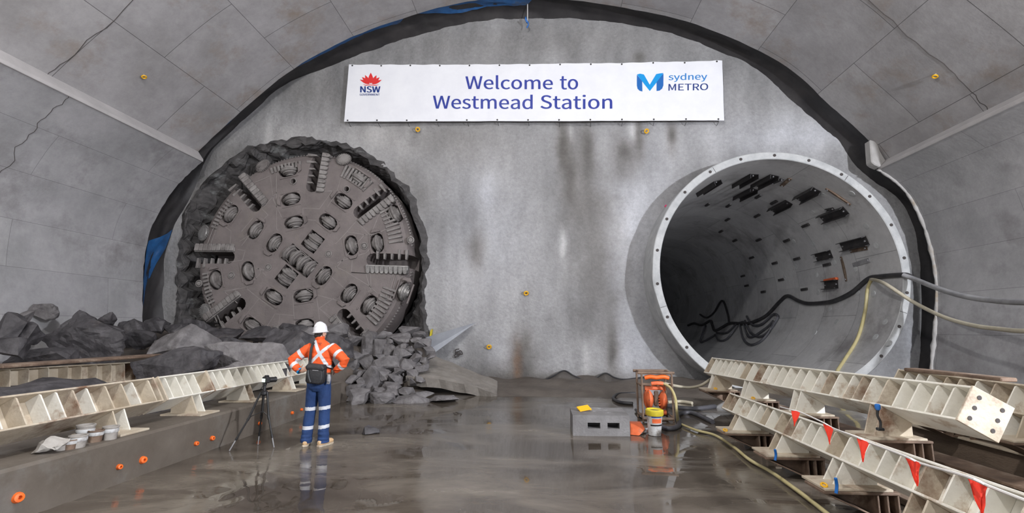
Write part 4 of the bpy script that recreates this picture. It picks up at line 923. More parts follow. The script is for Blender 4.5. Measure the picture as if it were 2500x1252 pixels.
# ------------------------------------------------------------------ eye bolts, caps, rope
def eyebolt(p, nrm, lb, s=1.0):
    nrm = Vector(nrm).normalized(); t = thing('eye_bolt', lb, 'eye bolt', p); mb = MB(); mb.cyl(p + nrm * -.05, p + nrm * .10 * s, .018 * s, 8); mb.build('shank', M['white'], t, True)
    u = nrm.orthogonal().normalized(); v = nrm.cross(u); c = p + nrm * .16 * s; mb = MB(); u2 = (Vector((0, 0, 1)) - nrm * nrm.z); u2 = u2.normalized() if u2.length > .1 else u
    hz_ = Vector((0, 0, 1)).cross(nrm).normalized(); a2 = (hz_.cross(nrm) * .9 + nrm * -.45).normalized(); c = p + nrm * .11 * s + a2 * .045 * s
    ring = [c + (hz_ * math.cos(a) + a2 * math.sin(a)) * .055 * s for a in [2 * math.pi * k / 16 for k in range(17)]]
    mb.tube(ring, .022 * s, 8, cap=False); mb.build('ring', M['yellow'], t, True)
for x, y, lb in ((1020, 315, 'yellow eye bolt in the end wall below the left part of the banner'), (1575, 319, 'yellow eye bolt in the end wall below the right part of the banner'), (1283, 712, 'yellow eye bolt alone in the middle of the end wall'), (1193, 842, 'yellow eye bolt low in the end wall right of the peeled sheet')):
    eyebolt(at(x, y, YW - .05), (.25, -1, -.1), lb, 1.15)
def vault_hit(x, y, pp):
    r = ray(x, y); best = None
    for a, b in zip(pp, pp[1:]):
        # ray (CAM + r t) meets the wall strip a-b extruded along Y
        ex, ez = b.x - a.x, b.z - a.z; den = r.x * ez - r.z * ex
        if abs(den) < 1e-9: continue
        t = ((a.x - CAM.x) * ez - (a.z - CAM.z) * ex) / den; s = ((a.x - CAM.x) * r.z - (a.z - CAM.z) * r.x) / den
        if t > 0 and 0 <= s <= 1: best = CAM + r * t
    return best
eyebolt(vault_hit(350, 182, pu), (.75, -.2, -.6), 'yellow eye bolt in the vault on the left', .9)
eyebolt(vault_hit(2285, 180, pu), (-.75, -.2, -.6), 'yellow eye bolt in the vault on the right', .9)
mb = MB(); pr_ = [at(1288, -30, 15.0), at(1288, 50, 15.2), at(1287, 62, 15.25)]; mb.tube(pr_, .018, 6); o = mb.build('hanging_rope', M['rope'], None, True); recenter(o); tag(o, 'thin white rope hanging from the crown of the vault over the wall', 'rope')
mb = MB(); mb.tube(spline([at(1283, 42, 15.2), at(1287, 55, 15.15), at(1282, 45, 15.1), at(1290, 58, 15.15), at(1286, 68, 15.2)], 5), .025, 6); o = mb.build('blue_tie', M['blueband'], None, True); recenter(o); tag(o, 'blue tie knotted round the end of the white hanging rope', 'tie')
for k, (x, y, s) in enumerate([(43, 1215, 1.2), (290, 1140, .8), (348, 1123, 1.1), (478, 1083, .8), (517, 1070, .9), (633, 1034, .8), (712, 1008, .8), (735, 1000, .7)]):
    p = atx(x, y, KX); t = MB(); s *= .042
    t.lathe(p + Vector((-.02, 0, 0)), (1, -.25, .15), [(s * .7, 0), (s, .03), (s * .8, .06), (s * .35, .065), (s * .3, .02)], 12); o = t.build('orange_plug', M['orangecap'], None, True, angle=40); recenter(o)
    tag(o, f'orange plastic cap on the left kerb face, {["nearest to us", "second from the near end", "third from the near end", "fourth from the near end", "fifth from the near end", "sixth, behind the tripod", "seventh, just left of the trousers", "farthest, beside the left knee"][k]}', 'cap', 'orange caps on the kerb')

# ------------------------------------------------------------------ pots on the kerb
def pot(px, py, r, h, lb, mt='pot', lid=False):
    p = atz(px, py, KZ); t = thing('mortar_pot', lb, 'pot', p, 'pots on the left kerb'); mb = MB(); mb.lathe(p, (0, 0, 1), [(r * .85, 0), (r, h * .9), (r * 1.08, h * .9), (r * 1.08, h), (r * .9, h), (r * .8, h * .25), (.001, h * .25)], 18); mb.build('body', M[mt], t, True, angle=30)
    mb = MB(); mb.lathe(p + Vector((0, 0, h * .55)), (0, 0, 1), [(r * .99, 0), (r * 1.03, .01), (r * 1.03, .03), (r * .99, .04)], 18, cap=False); mb.build('rim_band', M['white'], t, True)
pot(205, 1078, .085, .19, 'tallest grey pot in the cluster on the left kerb'); pot(268, 1072, .075, .15, 'grey pot at the right end of the kerb cluster'); pot(188, 1092, .08, .13, 'low grey pot in front of the tallest pot', 'pot'); pot(232, 1078, .07, .13, 'dirty pot between the tallest pot and the right end pot', 'rust'); pot(170, 1096, .06, .10, 'small brown pot beside the crumpled sack', 'rust'); pot(150, 1098, .065, .11, 'small dirty pot touching the crumpled sack', 'pot')
p = atz(118, 1105, KZ); o = put(rock_mb((.36, .24, .17), 61, rough_=.22, sub=3), 'crumpled_sack', p + Vector((0, 0, .075)), M['bagpaper'], (0, 0, .3)); tag(o, 'crumpled pale sack at the left end of the pot cluster on the kerb', 'sack')

# ------------------------------------------------------------------ concrete block
bp0 = Vector((.95, 8.33, 0)); t = thing('concrete_block', 'grey precast concrete block with two square lifting pockets standing in the water', 'concrete block', bp0)
bw, bd, bh = .98, .80, .335; mb = MB(); x0, x1 = bp0.x - bw / 2 + .03, bp0.x + bw / 2; y0 = bp0.y; 
xs = [x0, x0 + .25, x0 + .46, x0 + .58, x0 + .78, x1]; zs = [0, .12, .215, bh]
for i in range(5):
    for j in range(3):
        if j == 1 and i in (1, 3): continue
        mb.add([(xs[i], y0, zs[j]), (xs[i + 1], y0, zs[j]), (xs[i + 1], y0, zs[j + 1]), (xs[i], y0, zs[j + 1])], [(0, 1, 2, 3)])
for i in (1, 3):
    a, b, c, d = xs[i], xs[i + 1], zs[1], zs[2]; mb.add([(a, y0, c), (b, y0, c), (b, y0, d), (a, y0, d), (a, y0 + .3, c), (b, y0 + .3, c), (b, y0 + .3, d), (a, y0 + .3, d)], [(0, 4, 5, 1), (1, 5, 6, 2), (2, 6, 7, 3), (3, 7, 4, 0), (4, 7, 6, 5)])
y1 = y0 + bd; mb.add([(x0, y0, 0), (x0, y0, bh), (x0, y1, bh), (x0, y1, 0), (x1, y0, 0), (x1, y0, bh), (x1, y1, bh), (x1, y1, 0)], [(0, 1, 2, 3), (4, 7, 6, 5), (1, 5, 6, 2), (3, 2, 6, 7), (0, 3, 7, 4)])
bm = bmesh.new(); o = mb.build('block_body', mat('block_concrete', (.13, .125, .125), (.22, .215, .215), scale=2.5, rough=.7, bump=.25, c3=(.36, .36, .37), s3=2.0, t3=(.6, .66)), t); bm.free()
t2 = thing('yellow_guard', 'small yellow slatted plastic guard lying on the concrete block', 'plastic guard', Vector((.72, 8.75, bh)))
for k in range(5):
    mb = MB(); c = Vector((.72, 8.75, bh + .035)); a = R(25); dv = Vector((math.cos(a), math.sin(a) * .6, .12)); nv = Vector((-.5, 1, 0)).normalized(); mb.tube([c - dv * .11 + nv * (k - 2) * .028 + Vector((0, 0, .012 * (k - 1))), c + dv * .11 + nv * (k - 2) * .028 + Vector((0, 0, .012 * (k - 1)))], .012, 6); mb.build('slat', M['yellow'], t2)
for s in (-1, 1): mb = MB(); mb.tube([c + dv * s * .1 - nv * .065 + Vector((0, 0, -.02)), c + dv * s * .1 + nv * .065 + Vector((0, 0, .03))], .014, 6); mb.build('end_bar', M['yellow'], t2)

# ------------------------------------------------------------------ pump in its frame, bucket, orange cone piece
pc = Vector((2.22, 9.9, 0)); pf = thing('pump_frame', 'rusty tube frame holding the orange pump at the water edge', 'frame', pc)
fw_, fd_, fh_ = .58, .5, .92
for sx in (-1, 1):
    for sy in (-1, 1): mb = MB(); mb.cyl(pc + Vector((sx * fw_ / 2, sy * fd_ / 2, 0)), pc + Vector((sx * fw_ / 2, sy * fd_ / 2, fh_)), .02, 8); mb.build('post', M['rust'], pf, True)
    for z in (fh_, .68, .08): mb = MB(); mb.cyl(pc + Vector((sx * fw_ / 2, -fd_ / 2, z)), pc + Vector((sx * fw_ / 2, fd_ / 2, z)), .018, 8); mb.build('side_rail', M['rust'], pf, True)
for sy in (-1, 1):
    mb = MB(); mb.cyl(pc + Vector((-fw_ / 2 - .07, sy * fd_ / 2, fh_)), pc + Vector((fw_ / 2 + .05, sy * fd_ / 2, fh_)), .028, 8); mb.build('top_rail', M['rust'], pf, True)
    mb = MB(); mb.cyl(pc + Vector((-fw_ / 2, sy * fd_ / 2, .05)), pc + Vector((fw_ / 2, sy * fd_ / 2, .05)), .03, 8); mb.build('skid', M['rust'], pf, True)
mb = MB(); mb.box(pc + Vector((0, 0, .67)), (fw_, .06, .06)); mb.build('cross_bar', M['rust'], pf, bevel=.008)
pp_ = thing('diaphragm_pump', 'orange double diaphragm pump standing inside the rusty frame', 'pump', pc + Vector((0, 0, .05)))
for sx in (-1, 1):
    mb = MB(); mb.lathe(pc + Vector((sx * .05, -.03, .40)), (sx, 0, 0), [(.10, 0), (.17, .03), (.205, .06), (.205, .09), (.15, .14), (.08, .17), (.001, .18)], 24); mb.build('chamber', M['pumporange'], pp_, True, angle=30)
    for k in range(8):
        a = 2 * math.pi * k / 8; mb = MB(); mb.cyl(pc + Vector((sx * .10, -.03 + math.cos(a) * .185, .40 + math.sin(a) * .185)), pc + Vector((sx * .16, -.03 + math.cos(a) * .185, .40 + math.sin(a) * .185)), .012, 6); mb.build('clamp_bolt', M['rust'], pp_)
    mb = MB(); mb.tube(spline([pc + Vector((sx * .15, -.05, .22)), pc + Vector((sx * .2, -.08, .35)), pc + Vector((sx * .16, -.08, .52)), pc + Vector((sx * .12, -.04, .62))], 5), [.035] * 16, 10); mb.build('manifold_leg', M['pumporange'], pp_, True)
for z, r_ in ((.60, .045), (.14, .05)): mb = MB(); mb.tube([pc + Vector((-.2, -.05, z)), pc + Vector((.2, -.05, z))], r_, 12); mb.build('manifold', M['pumporange'], pp_, True)
mb = MB(); mb.box(pc + Vector((0, -.12, .42)), (.09, .1, .3)); mb.build('air_valve', M['rust'], pp_, bevel=.02)
for k in range(4): mb = MB(); mb.box(pc + Vector((.09, -.14, .30 + k * .05)), (.11, .05, .018)); mb.build('cooling_fin', M['pumporange'], pp_)
mb = MB(); mb.prism([pc + Vector((-.14, -.15, .58)), pc + Vector((.14, -.15, .58)), pc + Vector((.04, -.15, .47)), pc + Vector((-.06, -.15, .47))], (0, .03, 0)); mb.build('shield_plate', M['hosepale'], pp_, bevel=.01)
th_ = MB(); th_.tube(spline([pc + Vector((-.22, -.2, .82)), pc + Vector((-.12, -.22, .845)), pc + Vector((0, -.22, .83)), pc + Vector((.13, -.22, .845)), pc + Vector((.24, -.2, .82))], 5), .042, 10); o = th_.build('orange_sling', M['orangecap'], None, True); recenter(o); tag(o, 'fat orange lifting sling looped across the top of the pump frame', 'sling')
th_ = MB(); th_.tube(spline([pc + Vector((-.12, -.3, .715)), pc + Vector((-.02, -.31, .73)), pc + Vector((.10, -.3, .72))], 5), .04, 10); o = th_.build('orange_sling', M['pumporange'], None, True); recenter(o); tag(o, 'short orange sling resting on the cross bar of the pump frame', 'sling')
bk = Vector((1.88, 8.5, 0)); t = thing('bucket', 'white paint bucket with a printed label and yellow rim, in front of the pump', 'bucket', bk); mb = MB(); hb = .40; r0, r1 = .105, .13
mb.lathe(bk, (.02, -.02, 1), [(r0 * .2, .0), (r0, 0), (r1, hb * .86), (r1 + .012, hb * .86), (r1 + .012, hb), (r1 - .01, hb), (r1 - .015, hb * .7), (.01, hb * .7)], 28); mb.build('bucket_body', M['white'], t, True, angle=30)
def around(z0, z1, a0, a1, off, name, mt, n=14):
    mb = MB(); vs = []
    for z in (z0, z1):
        for k in range(n + 1):
            a = lerp(a0, a1, k / n); r = lerp(r0, r1, z / (hb * .86)) + off; vs.append(bk + Vector((math.cos(a) * r + .02 * z, math.sin(a) * r - .02 * z, z)))
    mb.add(vs, [(k, k + 1, n + 2 + k, n + 1 + k) for k in range(n)]); return mb.build(name, mt, t, True)
mb = MB(); mb.lathe(bk + Vector((.02 * hb, -.02 * hb, hb * .80)), (.02, -.02, 1), [(r1 + .008, 0), (r1 + .02, .02), (r1 + .02, hb * .22), (r1, hb * .26), (r1 - .04, hb * .2)], 28, cap=False); mb.build('yellow_bag_rim', M['brightyellow'], t, True)
around(hb * .52, hb * .70, R(240), R(318), .004, 'label_oval', M['pumporange']); around(hb * .40, hb * .46, R(225), R(330), .004, 'label_stripe', M['black']); around(hb * .74, hb * .79, R(235), R(320), .004, 'label_band', M['navyprint'])
q = [at(1537, 1013, 8.7), at(1565, 1013, 8.65), at(1575, 1028, 8.55), at(1560, 1043, 8.4), at(1537, 1041, 8.45)]
mb = MB(); mb.prism([Vector((v.x, v.y, max(.0, v.z))) for v in q], (.02, .18, .0)); o = mb.build('orange_plate', M['pumporange'], None, bevel=.012); recenter(o); o.location.z = 0; tag(o, 'faded orange plate propped between the concrete block and the bucket', 'plate')

# ------------------------------------------------------------------ hoses
def hose(pts, r, mt, lb, name='hose', n=8, cat='hose', grp=None, k=7):
    mb = MB(); mb.tube(spline(pts, k), r, n); o = mb.build(name, M[mt], None, True, angle=60); recenter(o); return tag(o, lb, cat, grp)
fl = lambda x, y, z=.03: atz(x, y, z)
hose([at(1610, 932, 9.8), at(1640, 940, 9.9), at(1680, 946, 10.2), at(1712, 940, 10.5), at(1735, 925, 10.7)], .03, 'hosecream', 'pale hose running from the pump frame to the right stack')
hose([at(1612, 933, 9.75), at(1636, 946, 9.6), at(1648, 970, 9.4), at(1652, 1000, 9.2), fl(1655, 1030)], .026, 'hoseyellow', 'yellow hose dropping from the pump frame to the floor')
hose([fl(1600, 1032), fl(1630, 1046), fl(1658, 1038), fl(1655, 1012), fl(1690, 1008), fl(1740, 1030)], .045, 'hosegrey', 'thick dark grey hose curling on the floor right of the bucket')
hose([fl(1660, 1034), fl(1700, 1050), fl(1745, 1062), fl(1790, 1090), fl(1830, 1122), fl(1880, 1150), fl(1930, 1185), fl(1980, 1222), fl(2040, 1270)], .022, 'hoseyellow', 'long thin yellow hose on the wet floor along the right stack')
hose([fl(1625, 990), fl(1660, 996), fl(1700, 998), fl(1745, 992)], .055, 'hosegrey', 'thick grey pipe lying behind the yellow hose by the right stack', 'pipe', cat='pipe')
hose([fl(1630, 982), fl(1660, 980), fl(1690, 984)], .04, 'hosecream', 'short pale pipe end lying beside the thick grey pipe', 'pipe', cat='pipe')
hose([fl(1545, 985), fl(1515, 982), fl(1497, 972), fl(1510, 962), fl(1550, 960)], .04, 'hosedark', 'black hose loop on the mud left of the pump frame')
hose([fl(1552, 1000), fl(1565, 1012), fl(1590, 1012)], .028, 'hosedark', 'black hose end between pump frame and bucket')
hose([fl(1600, 1040), fl(1560, 1052), fl(1540, 1050)], .018, 'hosepale', 'thin grey cable on the floor in front of the bucket', 'cable', cat='cable')
def cyl_hit(x, y, rr=RI - .03):
    r = ray(x, y); ax, az = r.x, r.z; cx, cz = CAM.x - RC.x, CAM.z - RC.z; A = ax * ax + az * az; B = ax * cx + az * cz; D = B * B - A * (cx * cx + cz * cz - rr * rr)
    if D < 0: return None
    return CAM + r * ((-B + math.sqrt(D)) / A)
def z5(pts, rr=RI - .06): return [v for v in (cyl_hit(1680 + x * .2236, 640 + y * .2236, rr) for x, y in pts) if v]
hose(z5([(0, 690), (60, 668), (150, 685), (240, 640), (265, 690), (300, 745), (440, 672), (520, 665), (600, 672), (700, 655), (850, 585), (1000, 430), (1085, 368), (1200, 420), (1300, 450), (1450, 445), (1600, 420), (1789, 330)]) + [cyl_hit(2120, 681), cyl_hit(2150, 675), at(2205, 671, 14.25), at(2222, 675, 14.2)], .075, 'hosedark', 'thick black hose looped along the wall of the bored tunnel', n=10)
for k, (pts, lb) in enumerate([([(130, 570), (200, 605), (280, 550), (370, 420), (430, 560), (445, 665)], 'black cable arching up at the deep left of the bored tunnel'), ([(560, 660), (600, 830), (680, 900), (780, 870), (870, 780), (940, 650)], 'lowest drooping cable loop in the bored tunnel'), ([(600, 650), (640, 780), (700, 815), (850, 720), (930, 640)], 'second lowest cable loop in the bored tunnel'), ([(620, 640), (680, 760), (760, 810), (840, 790), (930, 690), (985, 595)], 'wide cable loop ending at the bright hook in the bored tunnel'), ([(640, 590), (700, 680), (800, 680), (930, 570), (985, 590)], 'topmost cable loop below the thick hose in the bored tunnel'), ([(300, 790), (180, 860), (135, 860), (190, 690)], 'thin cable bow at the far lower left of the bored tunnel'), ([(305, 790), (330, 850), (420, 840), (540, 690)], 'cable drooping at the lower left of the bored tunnel'), ([(310, 770), (420, 770), (520, 680), (600, 650)], 'cable running low beside the thick hose in the bored tunnel')]):
    hose(z5(pts), .055, 'hosegrey' if k else 'hosedark', lb, 'cable', 6, 'cable', 'cable loops in the bored tunnel')
hose([at(2205, 671, 14.2), at(2235, 682, 13.9), at(2290, 704, 13.0), at(2350, 722, 12.2), at(2420, 733, 11.4), at(2520, 738, 10.3), at(2850, 730, 8.1)], .065, 'hosepale', 'thick pale grey hose slung from the ring edge along the right wall', n=12)
hose([cyl_hit(2126, 681), at(2160, 692, 14.35), at(2228, 736, 13.8), at(2300, 772, 12.9), at(2370, 793, 12.0), at(2440, 803, 11.2), at(2520, 808, 10.3), at(2850, 800, 8.1)], .05, 'hosecream', 'cream hose slung below the pale grey hose along the right wall', n=12)
hose([cyl_hit(2127, 683), cyl_hit(2118, 706), cyl_hit(2112, 760), cyl_hit(2094, 825), cyl_hit(2064, 875), cyl_hit(2044, 906), cyl_hit(2036, 930)], .05, 'hoseyellow', 'yellowish hose hanging down inside the mouth of the bored tunnel', n=12)

# ------------------------------------------------------------------ brackets on the tunnel lining
def z8(x, y): return 1700 + x * .2636, 390 + y * .2636
def bracket(a, b, wd, dp, mt, lb, kind='channel'):
    p, q = cyl_hit(*z8(*a), RI), cyl_hit(*z8(*b), RI)
    if not p or not q: return
    ax = (q - p); L = ax.length; ax.normalize(); m_ = (p + q) / 2; nn = Vector((RC.x - m_.x, 0, RC.z - m_.z)).normalized(); ss = ax.cross(nn).normalized(); nn = ss.cross(ax).normalized()
    if nn.dot(Vector((RC.x - m_.x, 0, RC.z - m_.z))) < 0: nn = -nn
    t = thing('steel_bracket' if kind == 'channel' else 'wall_plate', lb, 'bracket' if kind == 'channel' else 'plate', m_, 'fixings in the bored tunnel')
    def pl_(s0, s1, n0, n1, nm, m2=None): mb = MB(); mb.prism([p + ss * s0 + nn * n0, p + ss * s1 + nn * n0, p + ss * s1 + nn * n1, p + ss * s0 + nn * n1], ax * L); return mb.build(nm, m2 or M[mt], t)
    if kind == 'channel': pl_(-wd / 2, wd / 2, -.05, .02, 'back_plate'); pl_(-wd / 2, -wd / 2 + .02, .0, dp, 'flange'); pl_(wd / 2 - .02, wd / 2, .0, dp, 'flange')
    else: pl_(-wd / 2, wd / 2, -.05, .03, 'plate')
    for f in (.08, .92): c = p.lerp(q, f) + nn * .02; mb = MB(); mb.cyl(c, c + nn * .035, .025, 8); mb.build('bolt', M['hosepale'], t)
for a, b, lb in [((940, 365), (1120, 270), 'blue-grey channel bracket near the crown, right of the tunnel shadow'), ((1160, 545), (1390, 465), 'long dark channel bracket high on the lit side of the bored tunnel'), ((1345, 805), (1590, 745), 'dark channel bracket at mid height nearest the tunnel mouth'), ((1110, 905), (1255, 870), 'channel bracket on the first ring joint of the bored tunnel'), ((1190, 1165), (1315, 1150), 'rusty channel bracket below the orange clip in the bored tunnel'), ((25, 300), (195, 190), 'black bracket at the upper left rim of the bored tunnel'), ((365, 230), (540, 130), 'black bracket in the dark crown, second from the left of the upper row'), ((540, 240), (730, 140), 'black bracket in the dark crown, rightmost of the upper row'), ((375, 350), (540, 265), 'black bracket in the dark crown, below the upper row'), ((700, 470), (860, 390), 'black bracket on the shadow edge in the bored tunnel')]:
    bracket(a, b, .30, .16, 'darksteel', lb)
for a, b, mt, wd, lb in [((1455, 975), (1610, 925), 'hosepale', .14, 'grey bolted flat plate low beside the tunnel mouth'), ((1430, 845), (1585, 815), 'rust', .12, 'brown flat plate just under the mid height bracket'), ((1200, 262), (1430, 415), 'rust', .07, 'long thin slanted strap near the upper right rim of the tunnel'), ((1342, 897), (1393, 1125), 'timber', .07, 'thin upright wooden strip on the tunnel wall'), ((1200, 465), (1275, 450), 'darksteel', .1, 'small dark plate above the long bracket'), ((700, 215), (800, 175), 'darksteel', .12, 'dark plate in the crown right of the black brackets, left one'), ((790, 240), (870, 170), 'rust', .12, 'brown plate in the crown right of the black brackets, right one')]:
    bracket(a, b, wd, .03, mt, lb, 'plate')
CL = [(1015, 605), (840, 745), (935, 915), (730, 955), (790, 1110), (1215, 970), (1005, 1200), (625, 1222), (565, 515), (290, 550), (300, 420), (105, 410), (720, 390), (575, 335), (230, 660), (360, 745), (580, 740), (515, 905), (435, 1075), (470, 1165)]
for x, y in CL:
    p = cyl_hit(*z8(x, y), RI); nn = Vector((RC.x - p.x, 0, RC.z - p.z)).normalized(); tt = Vector((0, 1, 0)).cross(nn); mb = MB()
    q = [p - nn * .03 + Vector((0, -.22, 0)) - tt * .05, p - nn * .03 + Vector((0, .22, 0)) - tt * .05, p - nn * .03 + Vector((0, .22, 0)) + tt * .05, p - nn * .03 + Vector((0, -.22, 0)) + tt * .05]; mb.prism(q, nn * .09)
    o = mb.build('joint_clip', M['darksteel'], None, bevel=.01); recenter(o); tag(o, 'small dark steel clip bolted across a ring joint inside the bored tunnel', 'clip', 'ring joint clips')
mb = MB()
for x, y in [(1075, 485), (1200, 620), (1575, 615), (1665, 795), (1175, 325), (905, 755), (1080, 780), (1280, 950), (1115, 1065), (665, 1030), (925, 990), (1475, 1010), (555, 1080), (820, 1090), (1440, 310), (1640, 1240), (1500, 1230), (1128, 1228), (1750, 1500), (1660, 1640), (1300, 1500), (1240, 1380), (1780, 1700), (1100, 1600)]:
    p = cyl_hit(*z8(x, y), RI)
    if p: nn = Vector((RC.x - p.x, 0, RC.z - p.z)).normalized(); mb.lathe(p - nn * .03, nn, [(.10, 0), (.10, .045), (.06, .05), (.001, .035)], 12)
struct(mb.build('trim_12', M['ringface'], None, True, angle=30))
p = cyl_hit(*z8(1258, 1112), RI); mb = MB(); nn = Vector((RC.x - p.x, 0, RC.z - p.z)).normalized(); mb.prism([p + Vector((0, -.4, -.03)), p + Vector((0, .4, -.03)), p + Vector((0, .35, .06)), p + Vector((0, -.35, .06))], nn * .10); o = mb.build('orange_clip', M['pumporange'], None, bevel=.01); recenter(o); tag(o, 'faded orange clip on the wall of the bored tunnel above the rusty bracket', 'clip')
# pink survey sprays on the wall left of the ring
for k, (x, y) in enumerate([(1626, 503), (1602, 548), (1586, 601), (1583, 660), (1589, 716)]):
    p = at(x, y, YW - .09); mb = MB(); mb.lathe(p, (0, -1, 0), [(.04, -.05), (.045, .012), (.03, .02)], 9); o = mb.build('paint_dot', M['pink']); recenter(o); tag(o, f'pink paint dot on the wall left of the tunnel ring, {["highest", "second from top", "third from top", "fourth from top", "lowest"][k]}', 'paint mark')

# ------------------------------------------------------------------ bunting
FL = [((1932, 1000), (1954, 1006), (1939, 1041), 5.3), ((2009, 1031), (2034, 1045), (2026, 1085), 4.8), ((2092, 1067), (2121, 1080), (2107, 1128), 4.2), ((2209, 1113), (2248, 1131), (2240, 1187), 3.2), ((2360, 1163), (2413, 1186), (2398, 1256), 2.4)]
rope = []
for k, (a, b, c, Y) in enumerate(FL):
    A, B, Cc = at(*a, Y), at(*b, Y * .985), at(*c, Y * .99); rope += [A, B]
    mb = MB(); n = 6; vs = []
    for j in range(n + 1):
        for i in range(n + 1):
            p = A.lerp(B, i / n).lerp(Cc, j / n); p.y += .006 * math.sin(i * 1.5 + j + k); vs.append(p)
    nb = len(vs); vs += [v + Vector((.001, .004, 0)) for v in vs]; fs = []
    for j in range(n):
        for i in range(n): q = j * (n + 1) + i; fs += [(q, q + 1, q + n + 2, q + n + 1), (q + nb + n + 1, q + nb + n + 2, q + nb + 1, q + nb)]
    mb.add(vs, fs); o = mb.build('bunting_flag', M['flag'], None, True); recenter(o)
    tag(o, f'red triangular warning flag on the white line, {["farthest and smallest", "second farthest", "middle one of five", "fourth, second nearest", "nearest and largest"][k]}', 'flag', 'red bunting flags')
mb = MB(); ext = at(2530, 1232, 2.1); mb.tube(spline([at(1905, 993, 5.5)] + rope + [ext], 4), .007, 6); o = mb.build('bunting_line', M['rope'], None, True); recenter(o); tag(o, 'thin white line carrying the red flags across the right stack', 'rope')
# clutter on the right stack
def strap(px, py, Y, h_, lb, mt='blueband'):
    p = at(px, py, Y); mb = MB(); mb.tube(spline([p, p + Vector((.01, .01, -h_ * .5)), p + Vector((-.008, 0, -h_))], 4), .014, 6); o = mb.build('tie_strap', M[mt], None, True); recenter(o); tag(o, lb, 'strap')
strap(1892, 1097, 5.9, .12, 'short blue strap hanging under the front rail, farther one'); strap(2040, 1167, 4.7, .13, 'short blue strap hanging under the front rail, nearer one')
cl = at(2143, 996, 5.72); t = thing('work_light', 'small black clamp light with blue top, nearest foot of top right rail', 'clamp light', cl + Vector((0, 0, -.24)))
mb = MB(); mb.lathe(cl, (0, 0, 1), [(.018, -.02), (.028, .0), (.028, .035), (.018, .045)], 14); mb.build('lamp_head', M['blueband'], t, True)
mb = MB(); mb.tube(spline([cl, cl + Vector((-.012, 0, -.08)), cl + Vector((.012, 0, -.15)), cl + Vector((0, 0, -.23))], 4), .013, 8); mb.build('arm', M['black'], t, True)
mb = MB(); mb.box(cl + Vector((0, 0, -.225)), (.07, .05, .03)); mb.build('clamp', M['black'], t, bevel=.006)
for k, p in enumerate([Vector((3.46, 10.02, .588)), Vector((3.64, 8.72, .588)), Vector((2.70, 7.52, .286)), Vector((2.70, 5.02, .286))]):
    mb = MB(); mb.tube([p + Vector((math.cos(a) * .026, math.sin(a) * .02, math.sin(a) * .012)) for a in [2 * math.pi * i / 12 for i in range(13)]], .010, 6, cap=False); o = mb.build('yellow_hook', M['yellow'], None, True); recenter(o); tag(o, ['yellow lifting hook on the farthest foot of the top right rail', 'yellow lifting hook on the second foot of the top right rail', 'yellow lifting hook on the farthest foot of the front rail', 'yellow lifting hook on the third foot of the front rail'][k], 'hook')

# ------------------------------------------------------------------ person
PX = Vector((-3.52, 7.42, 0))
def limb(mb, pts, rad, ref=(1, 0, 0), n=18):
    pts = [PX + Vector(p) for p in pts]; rings = []; N = len(pts)
    for i, p in enumerate(pts):
        t = (pts[min(i + 1, N - 1)] - pts[max(i - 1, 0)]).normalized(); u = Vector(ref); u = (u - t * u.dot(t)).normalized(); v = t.cross(u)
        a, b = rad[i] if isinstance(rad[i], (tuple, list)) else (rad[i], rad[i])
        rings.append([p + u * math.cos(k) * a + v * math.sin(k) * b for k in [2 * math.pi * j / n for j in range(n)]])
    mb.loft(rings); return mb
def fuse(mb, name, mats, parent, vox, sm=3, wr=None):
    o = mb.build(name, mats, parent); m1 = o.modifiers.new('r', 'REMESH'); m1.mode = 'VOXEL'; m1.voxel_size = vox; m2 = o.modifiers.new('s', 'SMOOTH'); m2.iterations = sm; m2.factor = .5
    evaluated(o, name, mats)
    if wr:
        me = o.data; nr = [v.normal.copy() for v in me.vertices]; of = worldloc(parent)
        for v, nn in zip(me.vertices, nr): v.co += nn * wr(v.co)
    o.data.polygons.foreach_set('use_smooth', [True] * len(o.data.polygons)); return o
def ball(mb, c, r, n=14):
    c = PX + Vector(c); rx, ry, rz = r; rings = []
    for i in range(1, 10):
        th = math.pi * i / 10; rings.append([c + Vector((rx * math.sin(th) * math.cos(k), ry * math.sin(th) * math.sin(k), -rz * math.cos(th))) for k in [2 * math.pi * j / n for j in range(n)]])
    mb.loft(rings)
person = thing('person', 'person seen from behind, hands on hips, in orange shirt and white hard hat', 'person', PX)
HX = -.035; hy = .01; yaw = R(-22)
def hd(x, y, z): c, s = math.cos(yaw), math.sin(yaw); return (HX + x * c - y * s, hy + x * s + y * c, z)
mb = MB()
ball(mb, hd(0, -.005, 1.735), (.074, .092, .10)); ball(mb, hd(0, .03, 1.665), (.058, .068, .085)); ball(mb, hd(0, .062, 1.615), (.030, .026, .022))
limb(mb, [hd(0, .085, 1.725), hd(0, .112, 1.688), hd(0, .098, 1.675)], [.010, .015, .008]); 
for s in (-1, 1): ball(mb, hd(s * .076, -.005, 1.69), (.012, .022, .033)); ball(mb, hd(s * .03, .082, 1.735), (.022, .012, .008))
limb(mb, [hd(-.024, .088, 1.645), hd(0, .096, 1.645), hd(.024, .088, 1.645)], [.006, .009, .006])
limb(mb, [(HX, 0, 1.70), (HX + .01, -.005, 1.60), (-.02, -.005, 1.52)], [.052, .055, .07])
limb(mb, [(-.02, 0, 1.54), (-.01, 0, 1.46), (0, 0, 1.3), (0, 0, 1.12), (0, 0, .98), (0, .0, .88)], [(.08, .07), (.16, .09), (.165, .10), (.15, .095), (.165, .11), (.13, .09)])
